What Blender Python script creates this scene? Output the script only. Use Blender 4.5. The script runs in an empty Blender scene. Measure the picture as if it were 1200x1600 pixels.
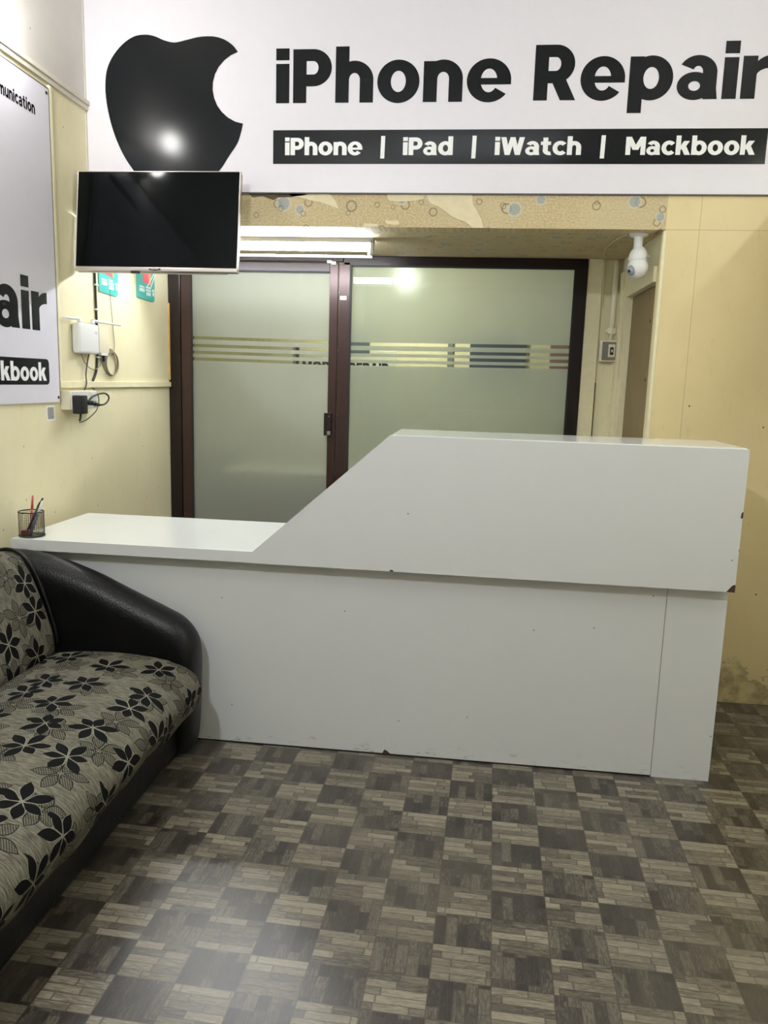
import bpy, bmesh, math, random
from mathutils import Vector, Matrix
from mathutils.geometry import tessellate_polygon
random.seed(7)
SC = bpy.context.scene
COL = SC.collection
PI = math.pi

# ------------------------------------------------------------------ camera, world, exposure
SC.view_settings.view_transform = 'Standard'
SC.view_settings.look = 'None'
SC.view_settings.gamma = 1
SC.view_settings.use_curve_mapping = False
SC.view_settings.exposure = 0.0
SC.cycles.use_denoising = True
SC.cycles.max_bounces = 10
SC.cycles.transmission_bounces = 8
SC.cycles.transparent_max_bounces = 12
SC.cycles.sample_clamp_indirect = 6

cd = bpy.data.cameras.new('camera')
cd.sensor_fit = 'HORIZONTAL'
cd.sensor_width = 36.0
cd.lens = 1209.86 * 36.0 / 1200.0
cd.clip_start = 0.05
cam = bpy.data.objects.new('camera', cd)
COL.objects.link(cam)
CR = Vector((0.99308968, 0.11338823, 0.03026559))
CU = Vector((-0.04851914, 0.16186422, 0.98561953))
CF = Vector((-0.10685874, 0.98027704, -0.16624719))
M = Matrix((CR, CU, -CF)).transposed().to_4x4()
M.translation = Vector((1.8266, -3.6371, 1.45))
cam.matrix_world = M
SC.camera = cam

W = bpy.data.worlds.new('world')
SC.world = W
W.use_nodes = True
W.node_tree.nodes['Background'].inputs[0].default_value = (0.9, 0.95, 1.0, 1)
W.node_tree.nodes['Background'].inputs[1].default_value = 0.25

# lamp strengths (emission of the lamps' own tubes and bulbs)
E_SOFFIT = 88.0
E_CEILING = 20.0
E_RIGHT = 58.0
E_BULB = 150.0
E_INNER = 600.0
E_MAIN = 700.0
LAMP_COL = (0.935, 0.985, 1.05)

# ------------------------------------------------------------------ small helpers
def lin(v):
    v = v / 255.0
    return v / 12.92 if v <= 0.04045 else ((v + 0.055) / 1.055) ** 2.4
def rgb(r, g, b):
    return (lin(r), lin(g), lin(b), 1.0)

class NT:
    """tiny shader-node builder"""
    def __init__(self, name):
        self.m = bpy.data.materials.new(name)
        self.m.use_nodes = True
        self.t = self.m.node_tree
        self.n = self.t.nodes
        self.b = self.n['Principled BSDF']
        self.out = self.n['Material Output']
    def link(self, a, b):
        self.t.links.new(a, b)
    def put(self, sock, v):
        if isinstance(v, bpy.types.NodeSocket):
            self.link(v, sock)
        else:
            sock.default_value = v
    def node(self, kind, **kw):
        n = self.n.new(kind)
        for k, v in kw.items():
            setattr(n, k, v)
        return n
    def math(self, op, a, b=0.0, c=None, clamp=False):
        n = self.node('ShaderNodeMath', operation=op, use_clamp=clamp)
        self.put(n.inputs[0], a); self.put(n.inputs[1], b)
        if c is not None: self.put(n.inputs[2], c)
        return n.outputs[0]
    def vmath(self, op, a, b=(0, 0, 0)):
        n = self.node('ShaderNodeVectorMath', operation=op)
        self.put(n.inputs[0], a); self.put(n.inputs[1], b)
        return n.outputs[0]
    def coord(self, which='Object'):
        return self.node('ShaderNodeTexCoord').outputs[which]
    def mapping(self, v, loc=(0, 0, 0), rot=(0, 0, 0), scale=(1, 1, 1)):
        n = self.node('ShaderNodeMapping')
        self.put(n.inputs[0], v)
        n.inputs[1].default_value = loc; n.inputs[2].default_value = rot; n.inputs[3].default_value = scale
        return n.outputs[0]
    def sep(self, v):
        n = self.node('ShaderNodeSeparateXYZ'); self.put(n.inputs[0], v)
        return n.outputs
    def comb(self, x, y, z=0.0):
        n = self.node('ShaderNodeCombineXYZ')
        self.put(n.inputs[0], x); self.put(n.inputs[1], y); self.put(n.inputs[2], z)
        return n.outputs[0]
    def noise(self, v, scale=5.0, detail=3.0, rough=0.5, dist=0.0):
        n = self.node('ShaderNodeTexNoise')
        self.put(n.inputs['Vector'], v)
        n.inputs['Scale'].default_value = scale; n.inputs['Detail'].default_value = detail
        n.inputs['Roughness'].default_value = rough; n.inputs['Distortion'].default_value = dist
        return n.outputs['Fac']
    def white(self, v):
        n = self.node('ShaderNodeTexWhiteNoise', noise_dimensions='3D')
        self.put(n.inputs[0], v)
        return n.outputs['Value']
    def voro(self, v, scale, rand=1.0, feature='F1'):
        n = self.node('ShaderNodeTexVoronoi', voronoi_dimensions='2D', feature=feature)
        self.put(n.inputs['Vector'], v)
        n.inputs['Scale'].default_value = scale; n.inputs['Randomness'].default_value = rand
        return n
    def ramp(self, f, stops):
        n = self.node('ShaderNodeValToRGB'); self.put(n.inputs[0], f)
        e = n.color_ramp.elements
        while len(e) < len(stops): e.new(0.5)
        for el, (p, c) in zip(e, stops):
            el.position = p; el.color = c
        return n.outputs[0]
    def step(self, f, lo, hi):
        n = self.node('ShaderNodeMapRange', interpolation_type='SMOOTHSTEP')
        self.put(n.inputs[0], f)
        n.inputs[1].default_value = lo; n.inputs[2].default_value = hi
        return n.outputs[0]
    def mix(self, f, a, b):
        n = self.node('ShaderNodeMix', data_type='RGBA')
        self.put(n.inputs[0], f); self.put(n.inputs[6], a); self.put(n.inputs[7], b)
        return n.outputs[2]
    def bump(self, h, strength=0.2, dist=0.01):
        n = self.node('ShaderNodeBump')
        n.inputs['Strength'].default_value = strength; n.inputs['Distance'].default_value = dist
        self.put(n.inputs['Height'], h)
        self.link(n.outputs[0], self.b.inputs['Normal'])
    def base(self, v, rough=0.5, **kw):
        self.put(self.b.inputs['Base Color'], v)
        self.put(self.b.inputs['Roughness'], rough)
        for k, val in kw.items():
            self.put(self.b.inputs[k], val)
        return self.m

def plain(name, col, rough=0.5, noise=0.04, scale=30.0, **kw):
    """plain finish with a faint mottling"""
    t = NT(name)
    f = t.noise(t.coord(), scale, 3)
    d = tuple(max(0, c * (1 - 2 * noise)) for c in col[:3]) + (1,)
    l = tuple(min(1, c * (1 + 2 * noise)) for c in col[:3]) + (1,)
    return t.base(t.mix(f, d, l), rough, **kw)

def emit(name, col, strength):
    t = NT(name)
    t.base((0.8, 0.8, 0.78, 1), 0.4)
    t.b.inputs['Emission Color'].default_value = tuple(col) + (1,)
    t.b.inputs['Emission Strength'].default_value = strength
    return t.m

# ------------------------------------------------------------------ mesh helpers (world coordinates; obj() makes them local)
def box(bm, x0, x1, y0, y1, z0, z1, bev=0.0, seg=2):
    r = bmesh.ops.create_cube(bm, size=1.0)
    vs = r['verts']
    for v in vs:
        v.co = Vector(((x0 + x1) / 2 + v.co.x * (x1 - x0), (y0 + y1) / 2 + v.co.y * (y1 - y0), (z0 + z1) / 2 + v.co.z * (z1 - z0)))
    if bev > 0:
        es = list({e for v in vs for e in v.link_edges})
        bmesh.ops.bevel(bm, geom=es, offset=bev, segments=seg, profile=0.6, affect='EDGES')
    return bm
def boxm(*a, **k):
    return box(bmesh.new(), *a, **k)
def cyl(bm, p0, p1, r0, r1=None, n=20, caps=True):
    p0 = Vector(p0); p1 = Vector(p1)
    r1 = r0 if r1 is None else r1
    d = (p1 - p0)
    q = d.to_track_quat('Z', 'Y').to_matrix().to_4x4()
    q.translation = (p0 + p1) / 2
    bmesh.ops.create_cone(bm, cap_ends=caps, segments=n, radius1=r0, radius2=r1, depth=d.length, matrix=q)
    return bm
def sphere(bm, c, r, seg=20, sc=(1, 1, 1)):
    m = Matrix.Translation(c) @ Matrix.Diagonal((sc[0], sc[1], sc[2], 1))
    bmesh.ops.create_uvsphere(bm, u_segments=seg, v_segments=seg // 2, radius=r, matrix=m)
    return bm
def lathe(bm, prof, c, n=32, axis='Z'):
    rings = []
    for r, h in prof:
        ring = []
        for i in range(n):
            a = 2 * PI * i / n
            p = (r * math.cos(a), r * math.sin(a), h)
            if axis == 'X': p = (h, r * math.cos(a), r * math.sin(a))
            ring.append(bm.verts.new((c[0] + p[0], c[1] + p[1], c[2] + p[2])))
        rings.append(ring)
    for a, b in zip(rings, rings[1:]):
        for i in range(n):
            bm.faces.new((a[i], a[(i + 1) % n], b[(i + 1) % n], b[i]))
    bm.faces.new(rings[0][::-1]); bm.faces.new(rings[-1])
    return bm
def catmull(P, n=8, closed=False):
    P = [Vector(p) for p in P]
    out = []
    m = len(P)
    rng = range(m) if closed else range(m - 1)
    for i in rng:
        if closed:
            a, b, c, d = P[i - 1], P[i], P[(i + 1) % m], P[(i + 2) % m]
        else:
            a, b, c, d = P[max(i - 1, 0)], P[i], P[i + 1], P[min(i + 2, m - 1)]
        for k in range(n):
            t = k / n
            out.append(0.5 * ((2 * b) + (c - a) * t + (2 * a - 5 * b + 4 * c - d) * t * t + (3 * b - a - 3 * c + d) * t ** 3))
    if not closed: out.append(P[-1])
    return out
def tube(bm, P, r, n=8, smooth=6, closed=False):
    pts = catmull(P, smooth, closed) if smooth else [Vector(p) for p in P]
    rings = []
    ref = Vector((0, 0, 1))
    m = len(pts)
    prev = None
    for i, p in enumerate(pts):
        d = (pts[(i + 1) % m] - pts[i - 1]) if closed else (pts[min(i + 1, m - 1)] - pts[max(i - 1, 0)])
        d.normalize()
        if prev is None:
            u = d.orthogonal().normalized()
        else:
            u = (prev - d * prev.dot(d)).normalized()
        prev = u
        v = d.cross(u)
        rings.append([bm.verts.new(p + r * (math.cos(2 * PI * k / n) * u + math.sin(2 * PI * k / n) * v)) for k in range(n)])
    prs = list(zip(rings, rings[1:]))
    if closed: prs.append((rings[-1], rings[0]))
    for a, b in prs:
        for k in range(n):
            bm.faces.new((a[k], a[(k + 1) % n], b[(k + 1) % n], b[k]))
    if not closed:
        bm.faces.new(rings[0][::-1]); bm.faces.new(rings[-1])
    return bm
def prism(bm, P, d):
    """polygon P (3D points) pushed along vector d"""
    a = [bm.verts.new(Vector(p)) for p in P]
    b = [bm.verts.new(Vector(p) + Vector(d)) for p in P]
    n = len(P)
    for tri in tessellate_polygon([[Vector(p) for p in P]]):
        bm.faces.new([a[k] for k in tri][::-1]); bm.faces.new([b[k] for k in tri])
    for i in range(n):
        bm.faces.new((a[i], a[(i + 1) % n], b[(i + 1) % n], b[i]))
    bmesh.ops.recalc_face_normals(bm, faces=bm.faces)
    return bm

def world_loc(o):
    v = Vector((0, 0, 0))
    while o is not None:
        v += o.location
        o = o.parent
    return v
def obj(name, bm, mat, parent=None, smooth=False, loc=None):
    """link ONE mesh object; the bmesh is in world coordinates"""
    me = bpy.data.meshes.new(name)
    bmesh.ops.recalc_face_normals(bm, faces=bm.faces)
    base = world_loc(parent) if parent is not None else Vector((0, 0, 0))
    if loc is not None: base = Vector(loc)
    bmesh.ops.translate(bm, verts=bm.verts, vec=-base)
    bm.to_mesh(me); bm.free()
    me.materials.append(mat)
    if smooth:
        for p in me.polygons: p.use_smooth = True
    o = bpy.data.objects.new(name, me)
    COL.objects.link(o)
    if parent is not None: o.parent = parent
    if loc is not None: o.location = loc
    return o
def soften(o, ang=40):
    for p in o.data.polygons: p.use_smooth = True
    o.data.set_sharp_from_angle(angle=math.radians(ang))
    return o
def tag(o, label, cat, group=None):
    o['label'] = label; o['category'] = cat
    if group: o['group'] = group
    return o
def thing(name, label, cat, loc, group=None):
    o = bpy.data.objects.new(name, None)
    o.empty_display_size = 0.05
    COL.objects.link(o); o.location = loc
    return tag(o, label, cat, group)
def struct(name, bm, mat, parent=None, label=None):
    o = obj(name, bm, mat, parent)
    o['kind'] = 'structure'
    if label: o['label'] = label
    return o

# ------------------------------------------------------------------ lettering: heavy geometric sans drawn as outlines (cap height = 1)
ST = 0.246
class Stroke(list):
    pass
SN = [0]
def strokes(polys):
    SN[0] += 1
    out = []
    for p in polys:
        q = Stroke(p); q.k = SN[0] % 5; out.append(q)
    return out
def moved(p, f):
    q = Stroke([f(a, b) for a, b in p]); q.k = p.k
    return q
def g_rect(x0, y0, x1, y1): return strokes([[(x0, y0), (x1, y0), (x1, y1), (x0, y1)]])
def g_ring(cx, cy, ro, so, ri, si, a0=0, a1=360, n=40):
    q = []
    out = [(cx + ro * math.cos(math.radians(a0 + (a1 - a0) * i / n)), cy + so * math.sin(math.radians(a0 + (a1 - a0) * i / n))) for i in range(n + 1)]
    inn = [(cx + ri * math.cos(math.radians(a0 + (a1 - a0) * i / n)), cy + si * math.sin(math.radians(a0 + (a1 - a0) * i / n))) for i in range(n + 1)]
    for i in range(n):
        q.append([out[i], out[i + 1], inn[i + 1], inn[i]])
    return strokes(q)
def g_bar(p, q, w):
    """parallelogram with horizontal ends, w wide"""
    return strokes([[(p[0] - w / 2, p[1]), (p[0] + w / 2, p[1]), (q[0] + w / 2, q[1]), (q[0] - w / 2, q[1])]])
def g_D(x0, x1, y0, y1, s, t):
    """right-rounded bowl (as in P, D)"""
    ry = (y1 - y0) / 2; cy = (y0 + y1) / 2; cx = x1 - ry * 0.98
    q = g_ring(cx, cy, x1 - cx, ry, x1 - cx - s, ry - t, -90, 90, 24)
    q += g_rect(x0, y1 - t, cx, y1) + g_rect(x0, y0, cx, y0 + t)
    return q
def arch(w, x=0.0, top=0.775, base=0.42, s=ST):
    return g_ring(x + w / 2, base, w / 2, top - base, w / 2 - s, 0.55 - base, 0, 180, 28) + g_rect(x + w - s, 0, x + w, base)
def bowl(w=0.76): return g_ring(w / 2, 0.385, w / 2, 0.4, w / 2 - ST, 0.195)
GL = {}
def glyph(ch):
    s = ST
    if ch == ' ': return [], 0.30
    if ch == '|': return g_bar((0.10, -0.2), (0.16, 1.1), 0.17), 0.27
    if ch == 'i': return g_rect(0, 0, s, 0.735) + g_rect(0, 0.8, s, 1.02), s
    if ch == 'P': return g_rect(0, 0, s, 1) + g_D(s * .9, 0.71, 0.31, 1, s, 0.222), 0.71
    if ch == 'R': return g_rect(0, 0, s, 1) + g_D(s * .9, 0.71, 0.31, 1, s, 0.222) + g_bar((0.615, 0), (0.42, 0.40), 0.27), 0.75
    if ch == 'h': return g_rect(0, 0, s, 1.04) + arch(0.69), 0.69
    if ch == 'n': return g_rect(0, 0, s, 0.75) + arch(0.70), 0.70
    if ch == 'u': return [moved(p, lambda a, b: (0.70 - a, 0.765 - b)) for p in g_rect(0, 0, s, 0.765) + arch(0.70)], 0.70
    if ch == 'r': return g_rect(0, 0, s, 0.755) + g_ring(0.5, 0.4, 0.36, 0.37, 0.26, 0.145, 88, 180, 14), 0.50
    if ch == 'o': return bowl(), 0.76
    if ch == 'e': return g_ring(0.39, 0.385, 0.39, 0.4, 0.145, 0.215, 0, 322) + g_rect(0.16, 0.31, 0.779, 0.43), 0.78
    if ch == 'c': return g_ring(0.38, 0.385, 0.38, 0.4, 0.145, 0.19, 42, 318), 0.67
    if ch == 'a': return (g_rect(0.43, 0.12, 0.43 + s, 0.5) + g_bar((0.43 + s / 2 + .03, 0), (0.43 + s / 2, 0.2), s) + g_ring(0.345, 0.47, 0.331, 0.31, 0.087, 0.12, 0, 152, 26)
                          + g_ring(0.30, 0.235, 0.30, 0.25, 0.10, 0.085)), 0.71
    if ch == 'd': return bowl() + g_rect(0.76 - s, 0, 0.76, 1.06), 0.76
    if ch == 'b': return bowl() + g_rect(0, 0, s, 1.06), 0.76
    if ch == 'p': return bowl() + g_rect(0, -0.24, s, 0.77), 0.76
    if ch == 'W':
        return g_bar((0.34, 0), (0.13, 1), 0.26) + g_bar((0.34, 0), (0.59, 1), 0.24) + g_bar((0.84, 0), (0.59, 1), 0.24) + g_bar((0.84, 0), (1.05, 1), 0.26), 1.18
    if ch == 't': return g_rect(0.11, 0.2, 0.11 + s, 0.97) + g_rect(0, 0.56, 0.5, 0.75) + g_ring(0.45, 0.25, 0.34, 0.26, 0.094, 0.06, 180, 285, 14), 0.54
    if ch == 'm': return g_rect(0, 0, s, 0.75) + arch(0.66) + arch(0.66, 0.42), 1.08
    if ch == 'M': return g_rect(0, 0, s, 1) + g_rect(0.76, 0, 0.76 + s, 1) + g_bar((0.503, 0.28), (0.14, 1), 0.28) + g_bar((0.503, 0.28), (0.866, 1), 0.28), 1.006
    if ch == 'C': return g_ring(0.45, 0.5, 0.45, 0.52, 0.2, 0.29, 42, 318), 0.82
    if ch == 'k': return g_rect(0, 0, s, 1.06) + g_bar((0.26, 0.3), (0.54, 0.765), 0.29) + g_bar((0.60, 0), (0.38, 0.46), 0.29), 0.74
    if ch == 'O': return g_ring(0.5, 0.5, 0.5, 0.52, 0.25, 0.29), 1.0
    if ch == 'B': return g_rect(0, 0, s, 1) + g_D(s * .9, 0.70, 0.46, 1, s, 0.19) + g_D(s * .9, 0.73, 0, 0.56, s, 0.19), 0.73
    if ch == 'I': return g_rect(0, 0, s, 1), s
    if ch == 'L': return g_rect(0, 0, s, 1) + g_rect(0, 0, 0.58, 0.22), 0.58
    if ch == 'E': return g_rect(0, 0, s, 1) + g_rect(0, 0, 0.6, 0.21) + g_rect(0, 0.4, 0.56, 0.6) + g_rect(0, 0.79, 0.6, 1), 0.6
    if ch == 'A': return g_bar((0.13, 0), (0.42, 1), 0.27) + g_bar((0.71, 0), (0.42, 1), 0.27) + g_rect(0.25, 0.2, 0.6, 0.38), 0.84
    return g_rect(0, 0, 0.5, 1), 0.5
def lettering(name, text, mat, parent, origin, u, v, width, cap, gap=0.07):
    """origin: left end of the baseline; u along the text, v up; cap height in metres; stretched to width"""
    x = 0.0
    polys = []
    for i, ch in enumerate(text):
        g, w = glyph(ch)
        polys += [moved(p, lambda a, b: (x + a, b)) for p in g]
        x += w + gap
    x -= gap
    kx = width / x
    origin = Vector(origin); u = Vector(u); v = Vector(v)
    nrm = u.cross(v)
    bm = bmesh.new()
    for p in polys:
        vs = [bm.verts.new(origin + nrm * (p.k * 4e-5) + u * (a * kx) + v * (b * cap)) for a, b in p]
        try: bm.faces.new(vs)
        except ValueError: pass
    for f in bm.faces:
        f.normal_update()
        if f.normal.dot(nrm) < 0: f.normal_flip()
    me = bpy.data.meshes.new(name)
    bmesh.ops.translate(bm, verts=bm.verts, vec=-world_loc(parent))
    bm.to_mesh(me); bm.free()
    me.materials.append(mat)
    o = bpy.data.objects.new(name, me); COL.objects.link(o); o.parent = parent
    return o

# ------------------------------------------------------------------ materials
def wall_paint(name, c0, c1, lines=None, peel=None):
    t = NT(name)
    co = t.coord()
    f = t.noise(co, 1.6, 4, 0.6)
    col = t.mix(t.step(f, 0.3, 0.7), c0, c1)
    fine = t.noise(t.mapping(co, scale=(1, 1, 0.35)), 26, 4, 0.65)
    dk = tuple(c * 0.72 for c in c0[:3]) + (1,)
    col = t.mix(t.math('MULTIPLY', t.step(fine, 0.55, 0.85), 0.45), col, dk)
    # small dark nicks
    vn = t.voro(t.comb(t.math('ADD', t.sep(co)[0], t.math('MULTIPLY', t.sep(co)[1], 1.7)), t.sep(co)[2]), 3.1)
    nick = t.math('MULTIPLY', t.math('LESS_THAN', vn.outputs['Distance'], 0.012), t.math('GREATER_THAN', t.sep(vn.outputs['Color'])[0], 0.6))
    col = t.mix(nick, col, rgb(70, 60, 45))
    if lines:
        X, Y, Z = t.sep(co)
        for ax, val, wid in lines:
            s = {'x': X, 'y': Y, 'z': Z}[ax]
            d = t.math('ABSOLUTE', t.math('SUBTRACT', s, val))
            col = t.mix(t.math('MULTIPLY', t.math('LESS_THAN', d, wid), 0.55), col, tuple(c * 0.5 for c in c0[:3]) + (1,))
    if peel:
        Z = t.sep(co)[2]
        h = t.math('ADD', peel, t.math('MULTIPLY', t.math('SUBTRACT', t.noise(co, 6, 6, 0.75), 0.5), 0.7))
        m = t.math('LESS_THAN', Z, h)
        pc = t.mix(t.step(t.noise(co, 40, 4), 0.4, 0.6), rgb(150, 138, 96), rgb(110, 102, 74))
        col = t.mix(t.math('MULTIPLY', m, t.math('ADD', 0.1, t.math('MULTIPLY', t.step(t.noise(co, 14, 4), 0.35, 0.6), 0.5))), col, pc)
    t.bump(t.noise(co, 60, 4), 0.08, 0.004)
    return t.base(col, 0.55)
M_CREAM = wall_paint('cream_wall_paint', rgb(226, 216, 178), rgb(233, 225, 190))
M_PIER = wall_paint('tan_board_paint', rgb(220, 201, 152), rgb(228, 211, 162), lines=[('x', 2.765, 0.0016), ('z', 2.137, 0.0018)], peel=0.16)
M_UPPER = wall_paint('white_wall_paint', rgb(200, 195, 190), rgb(208, 204, 200))
M_TRIM = plain('cream_trim_paint', rgb(232, 224, 188), 0.45, 0.05)
M_TRIMW = plain('white_trim_paint', rgb(214, 208, 194), 0.45, 0.05)
M_NICHE = wall_paint('pale_niche_paint', rgb(232, 224, 188), rgb(240, 233, 200))
M_CEIL = plain('ceiling_paint', rgb(235, 232, 222), 0.7)
M_INNER = plain('inner_room_paint', rgb(178, 168, 124), 0.7)
M_FRONT = plain('front_wall_paint', rgb(175, 172, 160), 0.7)

def floor_mat():
    t = NT('parquet_vinyl')
    co = t.mapping(t.coord(), rot=(0, 0, math.radians(1.5)))
    X, Y, Z = t.sep(co)
    # rotated coordinates of the measured grid corner
    a = math.radians(1.5)
    gx = 1.966 * math.cos(a) + 0.958 * math.sin(a)
    gy = 1.966 * math.sin(a) - 0.958 * math.cos(a)
    u = t.math('DIVIDE', t.math('SUBTRACT', X, gx), 0.1515)
    v = t.math('DIVIDE', t.math('SUBTRACT', Y, gy), 0.1228)
    cu = t.math('FLOOR', u); cv = t.math('FLOOR', v)
    fu = t.math('SUBTRACT', u, cu); fv = t.math('SUBTRACT', v, cv)
    par = t.math('FLOORED_MODULO', t.math('ADD', cu, cv), 2.0)      # 1 = light block (planks along x)
    def blend(a_, b_): # par? a_:b_
        return t.math('ADD', t.math('MULTIPLY', par, a_), t.math('MULTIPLY', t.math('SUBTRACT', 1.0, par), b_))
    al = blend(fu, fv); ac = blend(fv, fu)
    cell = t.comb(cu, cv, 0.0)
    rows = t.math('MULTIPLY', ac, 5.0)
    row = t.math('FLOOR', rows); fr = t.math('SUBTRACT', rows, row)
    rnd = t.white(t.comb(t.math('ADD', cu, t.math('MULTIPLY', row, 13.7)), cv, 3.0))
    seg_u = t.math('ADD', t.math('MULTIPLY', al, t.math('ADD', 0.9, t.math('MULTIPLY', rnd, 0.9))), t.math('MULTIPLY', rnd, 5.0))
    seg = t.math('FLOOR', seg_u); fs = t.math('SUBTRACT', seg_u, seg)
    tone = t.white(t.comb(t.math('ADD', cu, t.math('MULTIPLY', row, 7.3)), t.math('ADD', cv, t.math('MULTIPLY', seg, 3.1)), 1.0))
    # grain along the plank
    gv = t.comb(t.math('MULTIPLY', al, 1.4), t.math('ADD', t.math('MULTIPLY', ac, 9.0), t.math('MULTIPLY', tone, 31.0)), t.math('MULTIPLY', t.white(cell), 17.0))
    grain = t.noise(gv, 1.9, 6, 0.68, 1.9)
    light = t.ramp(t.math('ADD', t.math('MULTIPLY', grain, 0.75), t.math('MULTIPLY', tone, 0.25)),
                   [(0.3, rgb(44, 39, 34)), (0.46, rgb(98, 91, 78)), (0.68, rgb(146, 138, 120))])
    dark = t.ramp(t.math('ADD', t.math('MULTIPLY', grain, 0.72), t.math('MULTIPLY', tone, 0.28)),
                  [(0.34, rgb(34, 30, 27)), (0.52, rgb(58, 52, 46)), (0.70, rgb(104, 97, 85))])
    col = t.mix(par, dark, light)
    e1 = t.math('MINIMUM', fr, t.math('SUBTRACT', 1.0, fr))
    e2 = t.math('MINIMUM', fs, t.math('SUBTRACT', 1.0, fs))
    gro = t.math('MINIMUM', t.math('DIVIDE', e1, 5.0), t.math('MULTIPLY', e2, 0.7))
    eb = t.math('MINIMUM', t.math('MINIMUM', fu, t.math('SUBTRACT', 1.0, fu)), t.math('MINIMUM', fv, t.math('SUBTRACT', 1.0, fv)))
    gro = t.math('MINIMUM', gro, eb)
    g = t.math('SUBTRACT', 1.0, t.step(gro, 0.004, 0.02))
    col = t.mix(t.math('MULTIPLY', g, 0.7), col, rgb(58, 50, 44))
    col = t.mix(t.math('MULTIPLY', t.step(t.noise(t.coord(), 2.2, 4), 0.35, 0.75), 0.25), col, rgb(112, 104, 92))
    t.bump(t.noise(t.coord(), 90, 3), 0.05, 0.002)
    return t.base(col, t.math('ADD', 0.27, t.math('MULTIPLY', grain, 0.12)), **{'Specular IOR Level': 0.75})
M_FLOOR = floor_mat()

def wallpaper(name, flat=False):
    t = NT(name)
    co = t.coord()
    X, Y, Z = t.sep(co)
    p = t.comb(X, Y if flat else Z)
    weave = t.noise(t.mapping(p, scale=(1, 1.6, 1)), 90, 3, 0.7)
    col = t.mix(t.step(weave, 0.3, 0.7), rgb(176, 156, 116), rgb(208, 192, 152))
    col = t.mix(t.math('MULTIPLY', t.step(t.noise(p, 3, 3), 0.4, 0.7), 0.4), col, rgb(204, 190, 156))
    for sc, seed, r0, r1, ringc, fillc in ((7.0, 0.0, 0.22, 0.135, rgb(96, 90, 74), None), (5.6, 3.3, 0.16, 0.16, rgb(196, 194, 180), rgb(150, 160, 166)), (9.0, 7.7, 0.25, 0.10, rgb(90, 82, 62), None)):
        q = t.mapping(p, loc=(seed, seed * 0.7, 0))
        vn = t.voro(q, sc, 0.75)
        rad = t.math('MULTIPLY', t.math('ADD', 0.75, t.math('MULTIPLY', t.sep(vn.outputs['Color'])[0], 0.6)), r1)
        dist = t.math('DIVIDE', vn.outputs['Distance'], rad)
        keep = t.math('GREATER_THAN', t.sep(vn.outputs['Color'])[1], 0.2)
        ring = t.math('MULTIPLY', t.math('LESS_THAN', t.math('ABSOLUTE', t.math('SUBTRACT', dist, 0.88)), 0.13), keep)
        if fillc:
            fill = t.math('MULTIPLY', t.math('LESS_THAN', dist, 0.72), keep)
            col = t.mix(t.math('MULTIPLY', fill, 0.75), col, fillc)
        col = t.mix(t.math('MULTIPLY', ring, 0.7), col, ringc)
    t.bump(weave, 0.2, 0.002)
    return t.base(col, 0.7)
M_WPAPER = wallpaper('circle_wallpaper')
M_SOFFIT = wallpaper('soffit_wallpaper', True)
M_TORN = plain('torn_paper', rgb(222, 210, 176), 0.8, 0.05)
M_TORNDARK = plain('bare_dark_board', rgb(84, 70, 52), 0.85, 0.15)

M_SIGN = plain('white_flex_print', rgb(228, 224, 232), 0.38, 0.01)
M_SIGN2 = plain('lilac_flex_print', rgb(220, 217, 228), 0.32, 0.01)
M_INK = plain('black_print', rgb(24, 26, 29), 0.17, 0.03, **{'Specular IOR Level': 0.17})
M_WINK = plain('white_print', rgb(240, 240, 240), 0.4, 0.01)
M_EDGE = plain('sign_edge', rgb(90, 88, 88), 0.5)
M_SCREW = plain('dull_screw', rgb(60, 55, 50), 0.4, Metallic=0.8)

def frame_mat(name, c):
    t = NT(name)
    f = t.noise(t.mapping(t.coord(), scale=(1, 1, 0.15)), 60, 3)
    return t.base(t.mix(f, tuple(x * 0.8 for x in c[:3]) + (1,), c), 0.28, Metallic=0.35)
M_BROWN = frame_mat('brown_anodised_aluminium', rgb(62, 42, 38))
M_BROWN2 = frame_mat('dark_brown_aluminium', rgb(36, 26, 24))
M_GASKET = plain('black_gasket', rgb(18, 16, 15), 0.6)

def glass_clear():
    t = NT('clear_glass')
    t.n.remove(t.b)
    tr = t.node('ShaderNodeBsdfTransparent'); tr.inputs[0].default_value = (0.93, 0.96, 0.93, 1)
    gl = t.node('ShaderNodeBsdfGlossy'); gl.inputs[1].default_value = 0.02
    fr = t.node('ShaderNodeFresnel'); fr.inputs[0].default_value = 1.45
    mx = t.node('ShaderNodeMixShader')
    t.link(fr.outputs[0], mx.inputs[0]); t.link(tr.outputs[0], mx.inputs[1]); t.link(gl.outputs[0], mx.inputs[2])
    t.link(mx.outputs[0], t.out.inputs[0])
    return t.m
def glass_frost():
    t = NT('frosted_film')
    t.n.remove(t.b)
    f = t.noise(t.mapping(t.coord(), scale=(1, 1, 0.2)), 14, 3)
    tint = t.mix(f, (0.83, 0.83, 0.77, 1), (0.89, 0.89, 0.83, 1))
    rf = t.node('ShaderNodeBsdfRefraction'); rf.inputs['Roughness'].default_value = 0.34; rf.inputs['IOR'].default_value = 1.3
    t.link(tint, rf.inputs['Color'])
    tl = t.node('ShaderNodeBsdfTranslucent'); t.link(tint, tl.inputs['Color'])
    df = t.node('ShaderNodeBsdfDiffuse'); df.inputs['Color'].default_value = (0.62, 0.64, 0.56, 1)
    m1 = t.node('ShaderNodeMixShader'); m1.inputs[0].default_value = 0.35
    t.link(rf.outputs[0], m1.inputs[1]); t.link(tl.outputs[0], m1.inputs[2])
    m2 = t.node('ShaderNodeMixShader'); m2.inputs[0].default_value = 0.28
    t.link(m1.outputs[0], m2.inputs[1]); t.link(df.outputs[0], m2.inputs[2])
    t.link(m2.outputs[0], t.out.inputs[0])
    return t.m
M_GLASS = glass_clear()
M_FROST = glass_frost()

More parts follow.
